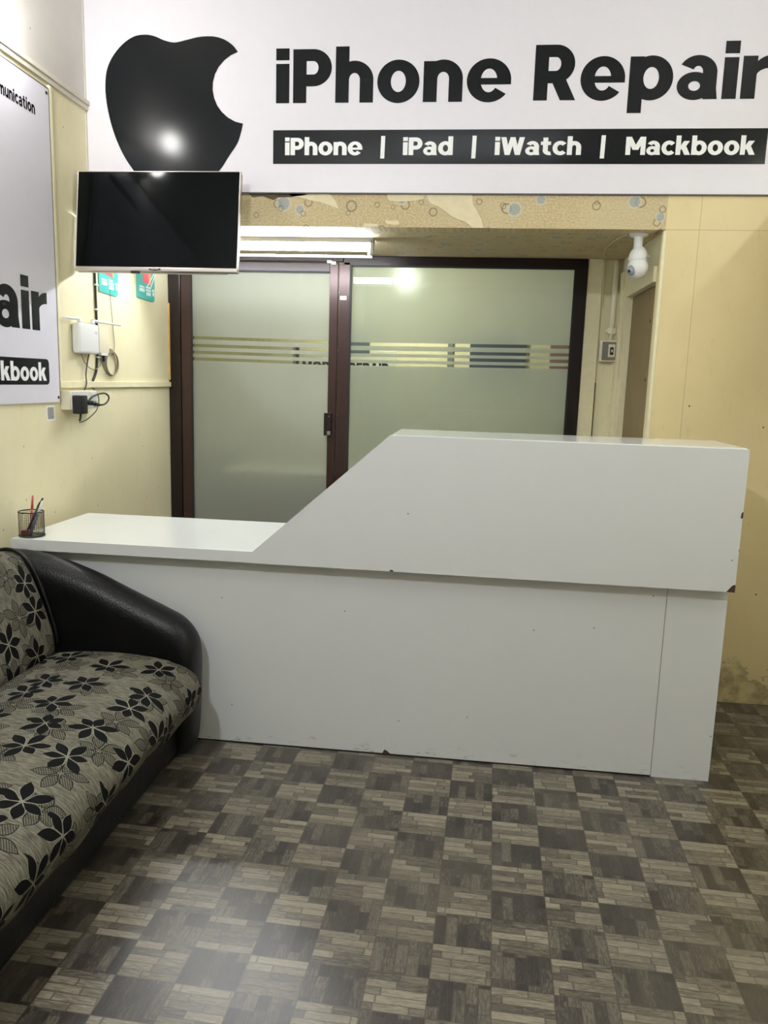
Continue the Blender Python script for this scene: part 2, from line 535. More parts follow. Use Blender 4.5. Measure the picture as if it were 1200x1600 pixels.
def laminate(name, c, rough, scuff=None):
    t = NT(name)
    co = t.coord()
    f = t.noise(co, 7, 3)
    col = t.mix(f, tuple(x * 0.97 for x in c[:3]) + (1,), c)
    if scuff:
        Z = t.sep(co)[2]
        band = t.math('SUBTRACT', 1.0, t.step(Z, 0.01, scuff))
        sp = t.step(t.noise(t.mapping(co, scale=(1, 1, 2.5)), 22, 5, 0.7), 0.56, 0.72)
        col = t.mix(t.math('MULTIPLY', t.math('MULTIPLY', band, sp), 0.6), col, rgb(120, 116, 104))
    vn = t.voro(t.comb(t.sep(co)[0], t.sep(co)[2]), 4.3)
    col = t.mix(t.math('MULTIPLY', t.math('LESS_THAN', vn.outputs['Distance'], 0.010), t.math('GREATER_THAN', t.sep(vn.outputs['Color'])[0], 0.8)), col, rgb(70, 64, 56))
    return t.base(col, rough)
M_LAMF = laminate('white_laminate_front', rgb(216, 217, 217), 0.32, 0.09)
M_LAMT = laminate('white_laminate_top', rgb(236, 239, 236), 0.10)
M_CHIP = plain('chipped_board', rgb(70, 48, 34), 0.9, 0.2, 300)
M_SEAM = plain('panel_seam', rgb(150, 146, 138), 0.7)

M_SCREEN = plain('television_glass', rgb(8, 11, 13), 0.08, 0.0, **{'Specular IOR Level': 0.1})
M_BEZEL = plain('black_bezel', rgb(14, 14, 15), 0.3)
M_SILVER = plain('silver_bezel', rgb(206, 196, 190), 0.3, 0.02, Metallic=0.5)
M_WPLAST = plain('white_plastic', rgb(226, 226, 224), 0.4, 0.01)
M_GPLAST = plain('grey_plastic', rgb(150, 150, 146), 0.45, 0.02)
M_IVORY = plain('ivory_plastic', rgb(226, 218, 192), 0.45, 0.03)
M_BLACK = plain('black_plastic', rgb(24, 24, 25), 0.4, 0.03)
M_BCABLE = plain('black_cable', rgb(30, 29, 28), 0.5)
M_GCABLE = plain('grey_cable', rgb(128, 122, 106), 0.5)
M_WCABLE = plain('cream_cable', rgb(206, 198, 168), 0.5)
M_TEAL = plain('teal_card', rgb(70, 176, 168), 0.35, 0.03)
M_PINK = plain('pink_print', rgb(222, 96, 110), 0.35, 0.06)
M_ORANGE = plain('orange_print', rgb(238, 160, 90), 0.35, 0.06)
M_RED = plain('red_pencil_paint', rgb(186, 84, 70), 0.4)
M_BLUE = plain('grey_blue_plastic', rgb(96, 104, 124), 0.35)
M_WOOD = plain('raw_wood', rgb(196, 164, 104), 0.7, 0.12)
M_DOOR = plain('brown_door_paint', rgb(126, 106, 70), 0.5, 0.08, 12)
M_CONDUIT = plain('cream_conduit', rgb(236, 230, 204), 0.4, 0.04)
M_STEEL = plain('dull_steel', rgb(150, 148, 140), 0.3, 0.05, Metallic=0.8)

def leather():
    t = NT('black_leatherette')
    co = t.coord()
    v = t.node('ShaderNodeTexVoronoi'); t.put(v.inputs['Vector'], co); v.inputs['Scale'].default_value = 190
    cr = t.noise(co, 18, 4, 0.6, 0.6)
    t.bump(t.math('ADD', v.outputs['Distance'], t.math('MULTIPLY', cr, 2.2)), 0.16, 0.006)
    return t.base(t.mix(cr, rgb(7, 7, 8), rgb(13, 13, 14)), 0.36, **{'Specular IOR Level': 0.32})
M_LEATHER = leather()

def floral():
    t = NT('floral_upholstery')
    uv = t.coord('UV')
    sl = t.noise(t.mapping(uv, scale=(26, 260, 1)), 1.0, 3, 0.7, 0.4)
    base = t.mix(t.step(sl, 0.32, 0.68), rgb(70, 68, 60), rgb(122, 118, 104))
    U, V, _ = t.sep(uv)
    def flower(seed, scale, R, n, wid, rnd):
        p = t.mapping(uv, loc=(seed, seed * 1.37, 0))
        vn = t.voro(p, scale, rnd)
        d = t.vmath('SUBTRACT', t.vmath('MULTIPLY', p, (1, 1, 0)), vn.outputs['Position'])
        dx, dy, _z = t.sep(d)
        r = t.math('SQRT', t.math('ADD', t.math('MULTIPLY', dx, dx), t.math('MULTIPLY', dy, dy)))
        cr = t.sep(vn.outputs['Color'])
        th = t.math('ADD', t.math('ARCTAN2', dy, dx), t.math('MULTIPLY', cr[0], 6.28))
        k = t.math('DIVIDE', th, 2 * PI / n)
        ki = t.math('ROUND', k)
        fr = t.math('SUBTRACT', k, ki)
        # petals of uneven length
        var = t.math('ADD', 0.66, t.math('MULTIPLY', t.white(t.comb(ki, cr[0], cr[1])), 0.34))
        q = t.math('DIVIDE', r, t.math('MULTIPLY', var, R))
        half = t.math('MULTIPLY', t.math('POWER', t.math('SINE', t.math('MULTIPLY', PI, t.math('POWER', t.math('MINIMUM', q, 1.0), 1.3))), 1.2), wid)
        lat = t.math('MULTIPLY', t.math('ABSOLUTE', fr), t.math('MULTIPLY', r, 2 * PI / n))
        edge = t.math('SUBTRACT', half, lat)          # > 0 inside a petal
        inside = t.math('MULTIPLY', t.math('GREATER_THAN', edge, 0.0), t.math('GREATER_THAN', q, 0.10))
        inside = t.math('MULTIPLY', inside, t.math('LESS_THAN', q, 1.0))
        rim = t.math('MULTIPLY', inside, t.math('LESS_THAN', edge, 0.0030))
        return inside, rim, cr, lat, r, edge
    # outlined, cross-hatched flowers below
    i1, r1, c1, lat1, rr1, e1 = flower(3.17, 6.2, 0.090, 6, 0.0195, 0.4)
    h = t.math('MULTIPLY', i1, t.math('LESS_THAN', t.math('FLOORED_MODULO', t.math('ADD', t.math('MULTIPLY', U, 0.8), t.math('MULTIPLY', V, 0.6)), 0.0060), 0.0026))
    col = t.mix(t.math('MULTIPLY', i1, 0.45), base, rgb(92, 89, 78))
    col = t.mix(t.math('MULTIPLY', h, 0.8), col, rgb(26, 26, 24))
    col = t.mix(r1, col, rgb(10, 10, 10))
    # solid black flowers on top
    i2, r2, c2, lat2, rr2, e2 = flower(0.0, 6.0, 0.086, 6, 0.0168, 0.5)
    col = t.mix(i2, col, rgb(9, 9, 10))
    rimw = t.math('MULTIPLY', t.math('MULTIPLY', t.math('GREATER_THAN', e2, -0.0022), t.math('LESS_THAN', e2, 0.0)), t.math('LESS_THAN', rr2, 0.06))
    col = t.mix(t.math('MULTIPLY', rimw, 0.55), col, rgb(150, 146, 132))
    t.bump(sl, 0.25, 0.002)
    return t.base(col, 0.85, **{'Specular IOR Level': 0.12})
M_FLORAL = floral()

# ------------------------------------------------------------------ the room
D = 0.955         # depth of the alcove behind the banner wall
XR = 2.623        # right side of the alcove
RX = 3.45         # right wall
FY = -5.2         # shop front, behind the camera
CH = 3.25
struct('floor', boxm(-0.1, RX + .1, FY - .1, D + 2.3, -0.1, 0.0), M_FLOOR)
struct('ceiling', boxm(-0.1, RX + .1, FY - .1, 0.1, CH, CH + 0.1), M_CEIL)
struct('wall_left', boxm(-0.1, 0, FY, D + .06, 0, 2.652), M_CREAM)
struct('wall_left_upper', boxm(-0.1, 0, FY, 0.1, 2.652, CH), M_UPPER)
struct('wall_right', boxm(RX, RX + .1, FY, 0.1, 0, CH), M_CREAM)
# shop front with a wide opening
bm = boxm(-.1, RX + .1, FY - .1, FY, 2.7, CH)
box(bm, -.1, 0.3, FY - .1, FY, 0, 2.7); box(bm, RX - .3, RX + .1, FY - .1, FY, 0, 2.7)
struct('wall_front', bm, M_FRONT)
# banner wall: header over the alcove, pier on the right
bm = bmesh.new()
P = [(0, 2.137), (XR, 2.137), (XR, CH), (0, CH)]
prism(bm, [(x, 0.0, z) for x, z in P], (0, 0.1, 0))
struct('wall_back', bm, M_WPAPER)
struct('wall_back_right', boxm(XR, RX, 0, 0.1, 0, CH), M_PIER)
bm = bmesh.new()
prism(bm, [(0, 0.1, 2.137), (0, D + .06, 2.157), (0, D + .06, 2.26), (0, 0.1, 2.26)], (XR, 0, 0))
struct('ceiling_alcove', bm, M_SOFFIT)
# corner bead on the pier's free edge
bm = bmesh.new(); box(bm, XR - .008, XR + .006, -.004, .03, 0, 2.133, .003)
struct('trim_1', bm, M_TRIM)
# alcove side wall on the right, with a doorway
bm = boxm(XR, XR + .09, 0.80, D + .06, 0, 2.157)
box(bm, XR, XR + .09, 0.1, 0.80, 2.0, 2.157)
struct('wall_alcove_right', bm, M_NICHE)
struct('wall_alcove_back', boxm(2.427, XR + .09, D, D + .06, 0, 2.157), M_NICHE)
# door inside the alcove's right side
d2 = bpy.data.objects.new('door_2', None); COL.objects.link(d2); d2.location = (XR, 0.48, 0)
d2['kind'] = 'structure'
obj('door_frame', box(boxm(XR - .014, XR + .08, 0.72, 0.80, 0, 2.0, .003), XR - .014, XR + .08, .1, .72, 1.93, 2.0, .003), M_TRIM, d2)
obj('door_leaf', boxm(XR + .02, XR + .055, 0.14, 0.715, 0.01, 1.925, .002), M_DOOR, d2)
obj('door_gap_shade', boxm(XR + .03, XR + .06, 0.1, 0.139, 0.0, 1.925), M_GASKET, d2)  # dark box put in as the shade of the door gap
for z0 in (1.05, 1.45, 1.72):
    obj('hinge', boxm(XR + .008, XR + .022, .13, .20, z0, z0 + .09, .003), M_DOOR, d2)
    b = bmesh.new(); cyl(b, (XR + .006, .19, z0 + .045), (XR + .012, .19, z0 + .045), .008, n=12); obj('bolt', b, M_SCREW, d2)
# cream battens in the niche, and a dark strip as gap shade
struct('trim_2', boxm(2.43, 2.512, D - .022, D, 0, 2.155, .003), M_TRIM)
struct('trim_3', boxm(2.595, XR - .001, D - .018, D, 0, 2.0, .003), M_TRIM)
struct('trim_4', boxm(XR - .016, XR, D - .09, D - .02, 0, 2.08, .003), M_TRIM)
struct('niche_gap_shade', boxm(2.513, 2.519, D - .006, D, 0.4, 1.48), M_GASKET)  # black strip stands in for the shaded gap beside the batten
# left wall: rail, batten, ledge
struct('trim_5', box(boxm(0, .02, FY, -.003, 2.652, 2.672, .003), 0, .012, FY, -.003, 2.632, 2.652, .002), M_TRIMW)
struct('trim_6', boxm(0, .012, -.349, -.327, 1.39, 2.625, .004), M_TRIM)
struct('trim_7', boxm(0, .014, -.349, D - .03, 1.378, 1.408, .003), M_TRIM)
struct('trim_8', boxm(0, .012, D - .04, D - .015, 1.42, 1.87, .002), M_WOOD)
struct('trim_9', boxm(-.001, .003, -.02, -.003, 2.137, CH), M_TRIMW)
# torn wallpaper on the header
def patch(name, pts, mat, y=-.0025):
    b = bmesh.new(); prism(b, [(x, y, z) for x, z in pts], (0, .003, 0))
    return struct(name, b, mat)
patch('trim_10', [(.95, 2.279), (.962, 2.266), (1.0, 2.262), (1.03, 2.255), (1.068, 2.246), (1.10, 2.242), (1.14, 2.228), (1.181, 2.214), (1.168, 2.245), (1.153, 2.262), (1.14, 2.279)], M_TORN)
patch('trim_11', [(1.40, 2.279), (1.403, 2.262), (1.414, 2.249), (1.45, 2.246), (1.49, 2.248), (1.53, 2.251), (1.56, 2.257), (1.58, 2.279)], M_TORN)
patch('trim_12', [(1.579, 2.279), (1.585, 2.258), (1.6, 2.238), (1.63, 2.228), (1.662, 2.208), (1.693, 2.184), (1.72, 2.172), (1.753, 2.163), (1.79, 2.1372), (1.836, 2.1372), (1.829, 2.165), (1.817, 2.187), (1.80, 2.215), (1.785, 2.236), (1.78, 2.279)], M_TORN)
patch('trim_14', [(.76, 2.279), (.78, 2.262), (.83, 2.266), (.88, 2.25), (.90, 2.262), (.96, 2.264), (1.03, 2.272), (1.04, 2.279)], M_TORNDARK)
patch('trim_15', [(1.30, 2.152), (1.36, 2.15), (1.362, 2.1372), (1.295, 2.1372)], M_TORN)
patch('trim_16', [(1.395, 2.168), (1.42, 2.163), (1.452, 2.166), (1.46, 2.150), (1.44, 2.146), (1.40, 2.152)], M_TORN)

# ------------------------------------------------------------------ sliding glass partition
PY0, PY1 = D - .03, D + .03
dr = bpy.data.objects.new('door_1', None); COL.objects.link(dr); dr.location = (0.5, D, 0); dr['kind'] = 'structure'
wn = bpy.data.objects.new('window_1', None); COL.objects.link(wn); wn.location = (1.7, D, 0); wn['kind'] = 'structure'
b = boxm(0.002, 0.075, PY0, PY1, 0, 2.12, .004)
obj('side_jamb', b, M_BROWN2, dr)
obj('top_track', boxm(0.002, 1.05, PY0, PY1, 2.12, 2.154, .003), M_BROWN2, dr)
obj('stile', boxm(0.078, 0.142, PY0 + .004, PY1 - .01, 0.01, 2.115, .004), M_BROWN, dr)
obj('stile', boxm(0.972, 1.022, PY0 + .004, PY1 - .01, 0.01, 2.115, .004), M_BROWN, dr)
obj('top_rail', boxm(0.142, 0.972, PY0 + .004, PY1 - .01, 2.062, 2.115, .004), M_BROWN2, dr)
obj('bottom_rail', boxm(0.142, 0.972, PY0 + .004, PY1 - .01, 0.01, 0.09, .004), M_BROWN, dr)
obj('gasket', box(boxm(0.138, 0.147, PY0 + .0, PY0 + .01, .08, 2.066), .147, .972, PY0, PY0 + .01, 2.056, 2.064), M_GASKET, dr)
obj('glass_pane', boxm(0.14, 0.974, D - .004, D + .002, 0.08, 2.064), M_GLASS, dr)
# fixed light
obj('post', boxm(1.026, 1.094, PY0, PY1, 0, 2.12, .004), M_BROWN, wn)
obj('top_rail', boxm(1.052, 2.427, PY0, PY1, 2.10, 2.154, .004), M_BROWN2, wn)
obj('side_jamb', boxm(2.362, 2.427, PY0, PY1, 0, 2.10, .004), M_BROWN2, wn)
obj('bottom_rail', boxm(1.094, 2.362, PY0, PY1, 0, 0.08, .004), M_BROWN, wn)
obj('gasket', box(box(boxm(1.09, 1.103, PY0 - .003, PY0 + .01, .08, 2.10), 2.355, 2.366, PY0 - .003, PY0 + .01, .08, 2.10), 1.10, 2.36, PY0 - .003, PY0 + .01, 2.094, 2.103), M_GASKET, wn)
obj('glass_pane', boxm(1.092, 2.364, D - .004, D + .002, 0.07, 2.102), M_GLASS, wn)
def film(x0, x1, bands, parent, zlo, zhi, tilt, fy=.0028):
    """frosted film cut into strips, clear stripes left between"""
    edges = [zlo]
    for a, c in bands: edges += [a, c]
    edges.append(zhi)
    b = bmesh.new()
    for i in range(0, len(edges), 2):
        za, zb = edges[i], edges[i + 1]
        ta = 0 if i == 0 else tilt
        tb = 0 if i + 2 >= len(edges) else tilt
        prism(b, [(x0, D + fy, za), (x1, D + fy, za + ta), (x1, D + fy, zb + tb), (x0, D + fy, zb)], (0, .0006, 0))
    o = obj('frosted_film', b, M_FROST, parent)
    return o
film(0.142, 0.972, [(1.541, 1.559), (1.580, 1.598), (1.620, 1.638), (1.665, 1.683)], dr, 0.085, 2.06, -.006, -.0052)
film(1.095, 2.36, [(1.537, 1.552), (1.570, 1.589), (1.607, 1.625), (1.651, 1.670)], wn, 0.075, 2.10, .014)
# sliding-door pull and lock
b = bmesh.new()
box(b, 0.955, 1.0, PY0 - .016, PY0 + .004, 1.122, 1.255, .003)
h = obj('handle', b, M_BROWN2, dr)
b = bmesh.new(); box(b, .976, .998, PY0 - .022, PY0 - .014, 1.124, 1.148, .003)
obj('lock', b, M_STEEL, h)
b = bmesh.new(); sphere(b, (.985, PY0 - .016, 1.236), .005, 10)
obj('screw', b, M_STEEL, h)
for p in ((1.034, PY0, 1.244), (1.03, PY0, 1.62), (1.03, PY0, 1.95)):
    b = bmesh.new(); sphere(b, p, .0035, 10); obj('screw', b, M_STEEL, wn)
b = bmesh.new(); box(b, 1.035, 1.075, PY0 - .004, PY0 + .002, 1.905, 1.93, .002)
obj('latch_plate', b, M_STEEL, wn)
b = bmesh.new(); box(b, .955, .985, PY0 - .006, PY0 + .002, 2.108, 2.128, .003); box(b, .982, 1.01, PY0 - .006, PY0 + .002, 2.10, 2.122, .003)
obj('roller_clip', b, M_STEEL, dr)

# ------------------------------------------------------------------ the inner room behind the glass
IY = D + 2.0
struct('wall_inner_back', boxm(-.9, 3.4, IY, IY + .1, 0, 2.7), M_INNER)
struct('wall_inner_left', boxm(-1.0, -.9, D + .06, IY, 0, 2.7), M_INNER)
struct('wall_inner_right', boxm(3.3, 3.4, D + .06, IY, 0, 2.7), M_INNER)
struct('ceiling_inner', boxm(-1.0, 3.4, D + .06, IY + .1, 2.6, 2.7), M_CEIL)
b = boxm(-1.0, 0.0, D, D + .06, 0, 2.7); box(b, 0, 3.4, D, D + .06, 2.157, 2.7); box(b, XR + .09, 3.4, D, D + .06, 0, 2.157)
struct('wall_inner_front', b, M_INNER)
struct('floor_inner', boxm(-1.0, -.1, D, IY, -.1, 0), M_FLOOR)
# bulb hanging in the inner room
lb = thing('hanging_bulb', 'bright round bulb glowing behind the fixed frosted pane', 'lamp', (1.30, 2.2, 2.2))
b = bmesh.new(); sphere(b, (1.30, 2.2, 2.2), .055, 20); o = obj('bulb', b, emit('inner_bulb_glow', LAMP_COL, E_INNER), lb, True)
b = bmesh.new(); cyl(b, (1.30, 2.2, 2.25), (1.30, 2.2, 2.32), .022); obj('holder', b, M_WPLAST, lb, True)
b = bmesh.new(); cyl(b, (1.30, 2.2, 2.32), (1.30, 2.2, 2.6), .004, n=8); obj('cord', b, M_WCABLE, lb)
# writing board, dark board, posters on the inner back wall
sg = thing('notice_board', 'white board lettered MOBILE REPAIR on the wall behind the glass', 'sign', (.75, IY - .02, 1.2))
obj('board', boxm(.345, 1.17, IY - .022, IY - .001, 1.10, 1.70, .004), plain('board_white', rgb(168, 162, 128), 0.5), sg)
lettering('lettering', 'MOBILE REPAIR', M_INK, sg, (.375, IY - .0235, 1.512), (1, 0, 0), (0, 0, 1), .74, .088)
obj('edge_strip', boxm(.32, .345, IY - .026, IY - .001, 1.08, 1.74, .003), M_BLACK, sg)
b = boxm(.70, .95, IY - .034, IY - .023, 1.66, 1.86, .003)
tag(obj('picture_frame', b, plain('dark_picture', rgb(66, 72, 68), 0.4), loc=(.82, IY - .03, 1.66)), 'small dark picture above the lettered board behind the glass', 'picture')
b = boxm(1.784, 2.24, IY - .03, IY - .001, 1.46, 1.84, .004)
tag(obj('wall_panel', b, plain('dark_panel', rgb(48, 52, 54), 0.4), loc=(2.0, IY - .03, 1.46)), 'dark wide panel on the inner wall seen through the right stripes', 'panel')
b = boxm(1.60, 1.645, IY - .03, IY - .001, 1.30, 1.95, .003)
tag(obj('wall_duct', b, plain('dark_duct', rgb(84, 84, 70), 0.5), loc=(1.62, IY - .03, 1.3)), 'narrow dark upright strip on the inner wall left of the dark panel', 'duct')
b = boxm(2.436, 2.80, IY - .05, IY - .001, 1.50, 1.80, .003)
tag(obj('wall_shelf', b, plain('brown_shelf', rgb(112, 84, 66), 0.5), loc=(2.6, IY - .05, 1.5)), 'brown shelf box on the inner wall at the right end of the stripes', 'shelf')
# desk and cabinet behind the door
dk = thing('office_desk', 'pale topped desk blurred behind the left frosted door', 'desk', (.66, 1.32, 0))
obj('desk_top', boxm(.24, 1.5, 1.10, 1.62, .80, .86, .004), plain('desk_top_white', rgb(226, 224, 206), 0.3), dk)
obj('desk_front', boxm(.34, 1.46, 1.16, 1.18, 0, .80), plain('desk_grey', rgb(96, 96, 88), 0.5), dk)
obj('side_panel', boxm(.28, .34, 1.14, 1.60, 0, .80), plain('desk_side_grey', rgb(104, 104, 96), 0.5), dk)
obj('drawer', boxm(.42, .70, 1.145, 1.16, .5, .72, .004), plain('drawer_grey', rgb(70, 72, 70), 0.5), dk)
ch = thing('office_chair', 'dark chair blurred at the far left behind the frosted door', 'chair', (.08, 1.5, 0))
obj('seat', boxm(-.14, .24, 1.3, 1.7, .42, .50, .03), plain('chair_cloth', rgb(46, 58, 74), 0.8), ch)
obj('backrest', boxm(-.14, .24, 1.66, 1.73, .55, .98, .03), plain('chair_cloth_back', rgb(46, 58, 74), 0.8), ch)
b = bmesh.new(); cyl(b, (.05, 1.5, .05), (.05, 1.5, .44), .03); box(b, .03, .07, 1.5, 1.72, .40, .43); box(b, .03, .07, 1.69, 1.72, .42, .6); obj('post', b, M_BLACK, ch)
b = bmesh.new()
for k in range(5):
    a = k * 2 * PI / 5; cyl(b, (.05, 1.5, .06), (.05 + .2 * math.cos(a), 1.5 + .2 * math.sin(a), .02), .018, n=10)
obj('base', b, M_BLACK, ch)
tag(obj('parcel', boxm(.50, .62, 1.115, 1.14, .60, .68, .006), plain('parcel_orange', rgb(214, 150, 96), 0.6), loc=(.56, 1.13, .6)), 'small orange packet in front of the inner desk behind frosted glass', 'packet')

# ------------------------------------------------------------------ banner over the alcove
bn = thing('wall_banner', 'long white banner with black apple and iPhone lettering across the back wall', 'sign', (1.7, 0, 2.281))
obj('panel', boxm(.004, RX - .01, -.012, -.001, 2.281, CH - .01), M_SIGN, bn)
obj('bottom_edge', boxm(.004, RX - .01, -.013, -.001, 2.277, 2.2815), M_EDGE, bn)
A1 = [(0.427, 2.914), (0.38, 2.923), (0.334, 2.941), (0.292, 2.948), (0.24, 2.942), (0.186, 2.912), (0.137, 2.862), (0.107, 2.806), (0.097, 2.74), (0.1, 2.674), (0.114, 2.597), (0.138, 2.52), (0.174, 2.443), (0.217, 2.38), (0.268, 2.324), (0.332, 2.298), (0.418, 2.304), (0.503, 2.298), (0.577, 2.325), (0.636, 2.38), (0.673, 2.433), (0.714, 2.49), (0.731, 2.537), (0.74, 2.573)]
BITE = [(0.704, 2.582), (0.671, 2.599), (0.643, 2.622), (0.621, 2.65), (0.607, 2.682), (0.6, 2.715), (0.602, 2.749), (0.612, 2.782), (0.629, 2.811), (0.654, 2.837), (0.683, 2.857)]
A2 = [(0.717, 2.871), (0.694, 2.898), (0.654, 2.923), (0.603, 2.936), (0.541, 2.935), (0.484, 2.924)]
def apple(grow, y):
    body = catmull([(x, 0, z) for x, z in A2[:] + A1], 5)
    pts = [(p.x, p.z) for p in body] + BITE
    c = (0.42, 2.62)
    out = []
    n = len(pts)
    for i, (x, z) in enumerate(pts):
        ax, az = pts[i - 1]; bx, bz = pts[(i + 1) % n]
        tx, tz = bx - ax, bz - az; L = math.hypot(tx, tz) or 1
        out.append((x - tz / L * grow, y, z + tx / L * grow))
    b = bmesh.new(); prism(b, out, (0, .0006, 0))
    return b
obj('apple_outline', apple(.005, -.0128), M_WINK, bn)
obj('apple_emblem', apple(0.0, -.0136), M_INK, bn)
UX, UZ = (1, 0, 0), (0, 0, 1)
lettering('lettering', 'iPhone', M_INK, bn, (.891, -.0128, 2.6575), UX, UZ, 1.033, .2205)
lettering('lettering', 'Repair', M_INK, bn, (2.021, -.0128, 2.660), UX, UZ, .972, .2205)
st = obj('black_strip', boxm(.8795, 3.002, -.0128, -.0118, 2.4025, 2.545), M_INK, bn)
for word, x0, x1 in (('iPhone', .934, 1.285), ('iPad', 1.466, 1.686), ('iWatch', 1.869, 2.238), ('Mackbook', 2.425, 2.957)):
    lettering('lettering', word, M_WINK, bn, (x0, -.0134, 2.4395), UX, UZ, x1 - x0, .073, 0.05)
for x in (1.376, 1.778, 2.329):
    b = bmesh.new(); prism(b, [(x - .010, -.0138, 2.4255), (x + .008, -.0138, 2.4255), (x + .010, -.0138, 2.519), (x - .008, -.0138, 2.519)], (0, .0008, 0))
    obj('divider', b, M_WINK, bn)

# banner on the left wall
ls = thing('side_banner', 'pale lilac banner with black lettering on the left wall', 'sign', (0, -1.2, 1.31))
obj('panel', boxm(.001, .012, -2.3, -.358, 1.317, 2.606), M_SIGN2, ls)
UL = (0, 1, 0)
obj('edge_strip', box(boxm(.001, .0125, -.3585, -.355, 1.317, 2.606), .001, .0125, -2.3, -.355, 2.604, 2.609), M_EDGE, ls)
lettering('lettering', 'Repair', M_INK, ls, (.0128, -1.385, 1.616), UL, UZ, .946, .207)
lettering('lettering', 'Communication', M_INK, ls, (.0128, -.815, 2.470), UL, UZ, .348, .046)
def rrect(y0, y1, z0, z1, r, n=6):
    P = []
    for cy, cz, a0 in ((y1 - r, z1 - r, 0), (y0 + r, z1 - r, 90), (y0 + r, z0 + r, 180), (y1 - r, z0 + r, 270)):
        for k in range(n + 1):
            a = math.radians(a0 + 90 * k / n); P.append((cy + r * math.cos(a), cz + r * math.sin(a)))
    return P
b = bmesh.new(); prism(b, [(.0121, y, z) for y, z in rrect(-2.2, -.44, 1.393, 1.500, .02)], (.0008, 0, 0))
obj('black_strip', b, M_INK, ls)
lettering('lettering', 'Mackbook', M_WINK, ls, (.0136, -.998, 1.409), UL, UZ, .534, .072, 0.05)
for y, z in ((-.375, 2.585), (-.372, 1.338)):
    b = bmesh.new(); sphere(b, (.013, y, z), .007, 10, (.5, 1, 1)); obj('screw', b, M_SCREW, ls)
stk = obj('paper_sticker', boxm(.0, .0012, -.454, -.388, 1.236, 1.303), M_WINK, loc=(0, -.42, 1.236))
tag(stk, 'small white paper sticker with grey patch under the side banner corner', 'sticker')
M_WINK2 = plain('grey_print', rgb(150, 150, 146), .6, .25, 160)
obj('printed_patch', boxm(.0011, .0016, -.446, -.396, 1.244, 1.295), M_WINK2, stk)

# ------------------------------------------------------------------ lamps
# batten light under the soffit
tl = thing('tube_light', 'glowing batten tube light under the alcove soffit beside the television', 'lamp', (.70, .33, 2.14))
obj('housing', boxm(.10, 1.305, .29, .35, 2.118, 2.142, .004), M_WPLAST, tl)
b = bmesh.new(); cyl(b, (.12, .315, 2.100), (1.295, .315, 2.100), .019, n=20); obj('tube', b, emit('soffit_tube_glow', LAMP_COL, E_SOFFIT), tl, True)
obj('reflector_lip', boxm(.10, 1.29, .355, .375, 2.058, 2.068, .002), emit('lip_glow', LAMP_COL, 1.2), tl)  # lip emits a faint glow of its own in place of reflected tube light
for x in (.10, 1.29):
    obj('end_cap', boxm(x, x + .015, .29, .345, 2.072, 2.135, .003), M_WPLAST, tl)
for x in (.12, 1.272):
    obj('lip_bracket', boxm(x, x + .01, .335, .375, 2.06, 2.12), M_WPLAST, tl)
# bulb on the left wall
wl = thing('wall_bulb', 'bare glowing bulb in a holder high on the left wall', 'lamp', (0, -.765, 2.655))
b = bmesh.new(); lathe(b, [(.04, 0), (.04, .012), (.03, .02), (.024, .022), (.024, .05)], (0, -.765, 2.655), axis='X'); obj('holder', b, M_WPLAST, wl, True)
b = bmesh.new(); cyl(b, (.04, -.768, 2.655), (.075, -.785, 2.69), .02, .018); obj('neck', b, M_WPLAST, wl, True)
b = bmesh.new(); sphere(b, (.095, -.795, 2.716), .048, 24); obj('bulb', b, emit('wall_bulb_glow', (1, .99, .95), E_BULB), wl, True)
# ceiling and right-wall tubes of the shop
def batten(label, x0, x1, y0, y1, z, strength, along):
    cx, cy = (x0 + x1) / 2, (y0 + y1) / 2
    r = thing('tube_light', label, 'lamp', (cx, cy, z))
    obj('housing', boxm(x0, x1, y0, y1, z, z + .04, .004), M_WPLAST, r)
    b = bmesh.new()
    if along == 'x': cyl(b, (x0 + .02, cy, z - .025), (x1 - .02, cy, z - .025), .02)
    else: cyl(b, (cx, y0 + .02, z - .025), (cx, y1 - .02, z - .025), .02)
    obj('tube', b, emit('tube_glow', LAMP_COL, strength), r, True)
    for e in (0, 1):
        if along == 'x': q = (x0, x0 + .02, y0, y1) if e == 0 else (x1 - .02, x1, y0, y1)
        else: q = (x0, x1, y0, y0 + .02) if e == 0 else (x0, x1, y1 - .02, y1)
        obj('end_cap', boxm(*q, z - .05, z), M_WPLAST, r)
batten('ceiling tube light in the middle of the shop, nearest the counter', 1.2, 2.4, -2.53, -2.47, CH - .04, E_CEILING, 'x')
mb = thing('pendant_bulb', 'bare bulb hanging on a cord near the shop front', 'lamp', (.85, -3.2, 2.72))
b = bmesh.new(); sphere(b, (.85, -3.2, 2.72), .06, 24); obj('bulb', b, emit('pendant_bulb_glow', LAMP_COL, E_MAIN), mb, True)
b = bmesh.new(); cyl(b, (.85, -3.2, 2.775), (.85, -3.2, 2.84), .022); obj('holder', b, M_WPLAST, mb, True)
b = bmesh.new(); cyl(b, (.85, -3.2, 2.84), (.85, -3.2, CH), .004, n=8); obj('cord', b, M_WCABLE, mb)
rt = thing('tube_light', 'tube light on the right wall above the stand-in cabinet', 'lamp', (RX, -1.4, 2.6))
obj('housing', boxm(RX - .03, RX, -2.0, -.8, 2.575, 2.625, .004), M_WPLAST, rt)
b = bmesh.new(); cyl(b, (RX - .06, -1.98, 2.60), (RX - .06, -.82, 2.60), .02); obj('tube', b, emit('right_tube_glow', LAMP_COL, E_RIGHT), rt, True)
obj('end_cap', boxm(RX - .085, RX, -2.0, -1.98, 2.575, 2.625), M_WPLAST, rt); obj('end_cap', boxm(RX - .085, RX, -.82, -.8, 2.575, 2.625), M_WPLAST, rt)
